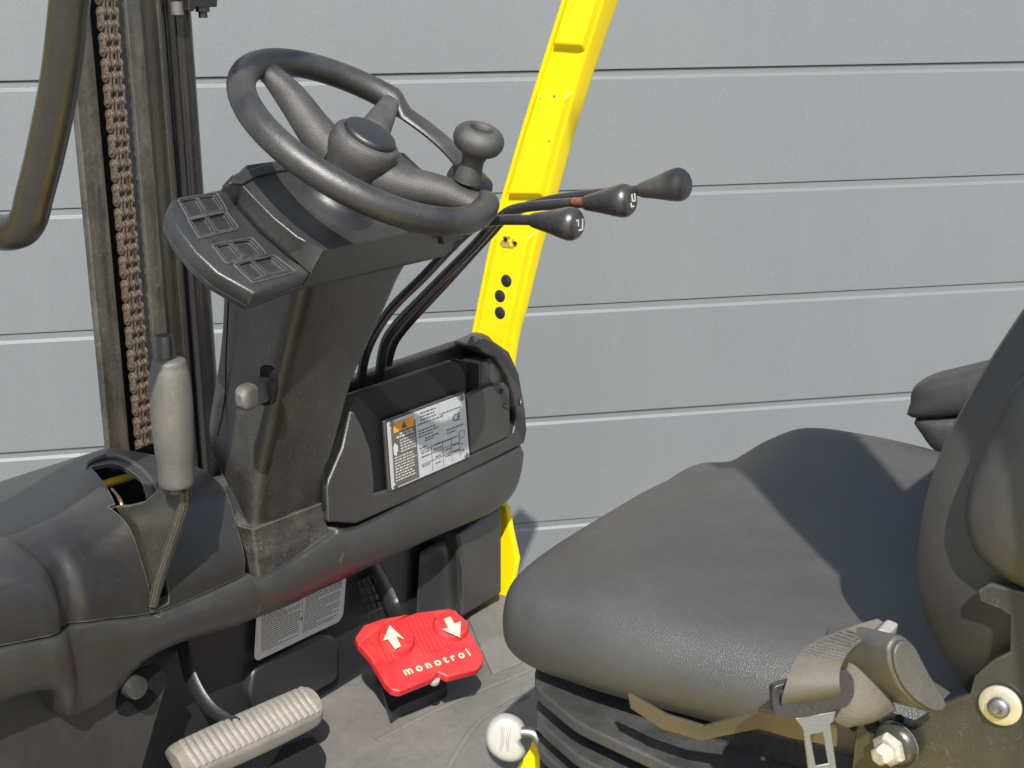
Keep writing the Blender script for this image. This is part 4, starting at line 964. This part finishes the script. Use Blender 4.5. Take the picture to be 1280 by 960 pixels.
# belt lying over the front, through the tongue
L_ = [at(1096, 774, d=.955), at(1060, 786, d=.945), at(1018, 803, d=.925), at(996, 822, d=.908), at(984, 850, d=.897), at(977, 874, d=.899), at(978, 884, d=.915)]
R_ = [at(1103, 778, d=.955), at(1084, 796, d=.94), at(1062, 814, d=.92), at(1051, 834, d=.903), at(1049, 850, d=.894), at(1050, 862, d=.897), at(1050, 872, d=.913)]
ribbon('webbing_over', L_, R_, .002, webm, sb)
SLp, SRp = smoothpath(L_, 6), smoothpath(R_, 6); st_ = []
for i in range(7, 17):
    for j in range(9):
        f_ = .10+j*.10+(.05 if i % 2 else 0)
        q_ = lerp(SLp[i], SRp[i], f_); tx = (SRp[i]-SLp[i]).normalized(); ty = (SLp[i+1]-SLp[i-1]).normalized(); nz_ = tx.cross(ty).normalized()
        if nz_.dot(FWD) > 0: nz_ = -nz_
        st_.append(quadbox(q_+nz_*.0009, tx, ty, nz_, .0032, .0022, .0008))
joined('stitching', st_, gripm, sb)
A = [at(1020, 880, d=.94), at(1050, 872, d=.945), at(1062, 850, d=.95), at(1068, 830, d=.955)]
L2 = [at(1012, 890, d=.955), at(1030, 905, d=.95), at(1045, 900, d=.95), at(1050, 860, d=.955), at(1066, 822, d=.96)]
R2 = [at(1080, 902, d=.95), at(1098, 896, d=.945), at(1110, 885, d=.945), at(1095, 850, d=.95), at(1080, 822, d=.96)]
loft('webbing_roll', [[at(a, b, d=dd) for a, b, dd in row] for row in (
    ((1060, 828, .948), (1082, 832, .944), (1102, 852, .943), (1114, 872, .944), (1120, 888, .950)),
    ((1052, 850, .944), (1070, 860, .939), (1088, 876, .938), (1100, 890, .940), (1104, 897, .948)),
    ((1042, 872, .944), (1056, 886, .938), (1070, 896, .937), (1080, 902, .940), (1086, 905, .948)),
    ((1030, 888, .950), (1040, 900, .944), (1052, 908, .943), (1060, 910, .945), (1066, 908, .952)))], webm, sb, ku=4, kv=4, thick=.003)
# stitched square of thread
tonguem = flat('glossy_black_plastic', (.035, .034, .032), .32)
tg = empty('belt_tongue', at(1015, 870, d=.91), FL)
fr_o = [(965, 862), (970, 857), (1048, 838), (1060, 838), (1068, 850), (1068, 870), (1060, 884), (1010, 896), (978, 899), (967, 892)]
fr_i = [(973, 871), (979, 876), (1051, 860), (1050, 852)]
pl_t = (at(1015, 872, d=.908), (-FWD-UP*.12+RIGHT*.12).normalized())
tf = prism('tongue_frame', roundpoly([at(a, b, pl=pl_t) for a, b in fr_o], .003), -pl_t[1]*.008, tonguem, tg, bevel=0)
cut(tf, [at(a, b, pl=pl_t)+pl_t[1]*.01 for a, b in ((974, 864), (980, 877), (1050, 861), (1049, 846))], -pl_t[1]*.03)
b = tf.modifiers.new('bevel', 'BEVEL'); b.width = .0022; b.segments = 3; b.limit_method = 'ANGLE'; b.angle_limit = R(50)
tp_ = [at(a, b, pl=(pl_t[0]-pl_t[1]*.002, pl_t[1])) for a, b in ((994, 898), (1045, 889), (1042, 902), (1038, 905), (1050, 990), (1014, 990), (1004, 912), (999, 905))]
tm_ = prism('metal_tongue', tp_, -pl_t[1]*.002, steel, tg, bevel=0)
cut(tm_, [at(a, b, pl=pl_t)+pl_t[1]*.01 for a, b in ((1014, 920), (1030, 917), (1037, 956), (1021, 959))], -pl_t[1]*.03)
b = tm_.modifiers.new('bevel', 'BEVEL'); b.width = .0005; b.segments = 2; b.limit_method = 'ANGLE'
joined('raised_lettering', [quadbox(at(1000+i*9, 888-i*2, pl=pl_t), (at(1010, 870, pl=pl_t)-at(1000, 872, pl=pl_t)).normalized(), (at(1000, 860, pl=pl_t)-at(1000, 870, pl=pl_t)).normalized(), pl_t[1], .003, .003, .0006) for i in range(4)], knobm, tg, smooth=False)
# side bracket of the seat with its bolts
bt_ = empty('seat_bracket', at(1200, 900, y=-.22), FL)
YK = -.215
bk2 = [(1070, 905), (1110, 895), (1140, 905), (1180, 880), (1212, 868), (1218, 845), (1240, 826), (1262, 815), (1262, 770), (1250, 762), (1224, 752), (1222, 738), (1236, 730), (1300, 745), (1340, 900), (1340, 1010), (1060, 1010)]
prism('side_plate', [at(a, b, y=YK) for a, b in bk2], (0, .008, 0), brackm, bt_, bevel=.0015)
prism('lower_rail', [at(a, b, y=-.16) for a, b in ((905, 905), (1100, 920), (1120, 1010), (960, 1010), (860, 940))], (0, .03, 0), brackm, bt_, bevel=.003)
wc_ = at(1251, 881, y=YK-.002)
lathe('washer', wc_, (0, -1, 0), [(.0001, 0), (.0145, 0), (.0145, .002), (.0125, .0032), (.0085, .0034), (.0001, .0034)], zinc, bt_, segs=36, k=1)
lathe('bolt_head', wc_+Vector((0, -.0035, 0)), (0, -1, 0), [(.0075, 0), (.0075, .003), (.006, .0050), (.003, .0052), (.0026, .0035), (.0001, .003)], steel, bt_, segs=24, k=1)
bn = at(1120, 930, y=YK-.005); bax = Vector((-.25, -1, -.1)).normalized()
lathe('washer_cup', bn, bax, [(.0175, -.002), (.0165, .004), (.013, .007)], brackm, bt_, segs=24, k=1)
lathe('painted_nut', bn, bax, [(.0128, 0), (.0128, .011), (.0105, .013), (.0075, .0135), (.0072, .021), (.0055, .023), (.0001, .0235)], paintnut, bt_, segs=6, k=1, angle=30)
for q, r_ in (((1066, 909), .003), ((1090, 907), .006), ((1125, 898), .0035)):
    lathe('hole', at(*q, y=YK-.0006), (0, -1, 0), [(.0001, 0), (r_, 0), (r_, .0006), (.0001, .0006)], void, bt_, segs=16, k=1)
# near bolster pad standing outside the backrest
YP = -.215
bp2 = [(1266, 480), (1300, 470), (1380, 500), (1380, 800), (1300, 748), (1268, 732), (1238, 714), (1216, 690), (1206, 660), (1204, 640), (1210, 605), (1226, 565), (1244, 525)]
ctr = at(1310, 620, y=YP)
rows = []
for sc_l, dy in ((.55, .055), (.93, .050), (1.0, .030), (1.0, .012), (.93, -.004), (.55, -.012)):
    rows.append([ctr+(at(a, b, y=YP)-ctr)*sc_l+Vector((0, dy, 0)) for a, b in bp2])
loft('side_bolster', rows, leather_smooth, se, ku=4, kv=3, closed=True, caps=True)
# far armrest
ar = empty('armrest', at(1190, 500, y=.30), FL)
ao = [(1146, 482), (1160, 472), (1200, 462), (1245, 452), (1300, 450), (1300, 500), (1240, 510), (1146, 518), (1143, 500)]
c_ = at(1230, 485, y=.3); rows = []
for s_, dy in ((.6, .035), (.95, .028), (1.0, .0), (.95, -.02), (.6, -.027)):
    rows.append([c_+(at(a, b, y=.3)-c_)*s_+Vector((0, dy, 0)) for a, b in ao])
loft('arm_pad', rows, leather_smooth, ar, ku=4, kv=3, closed=True, caps=True)
ao = [(1148, 520), (1200, 516), (1290, 512), (1290, 600), (1200, 575), (1172, 560), (1156, 540)]
c_ = at(1210, 540, y=.3); rows = []
for s_, dy in ((.6, .028), (.95, .022), (1.0, .0), (.95, -.014), (.6, -.02)):
    rows.append([c_+(at(a, b, y=.3)-c_)*s_+Vector((0, dy, 0)) for a, b in ao])
loft('arm_bracket_cover', rows, finm, ar, ku=4, kv=3, closed=True, caps=True)
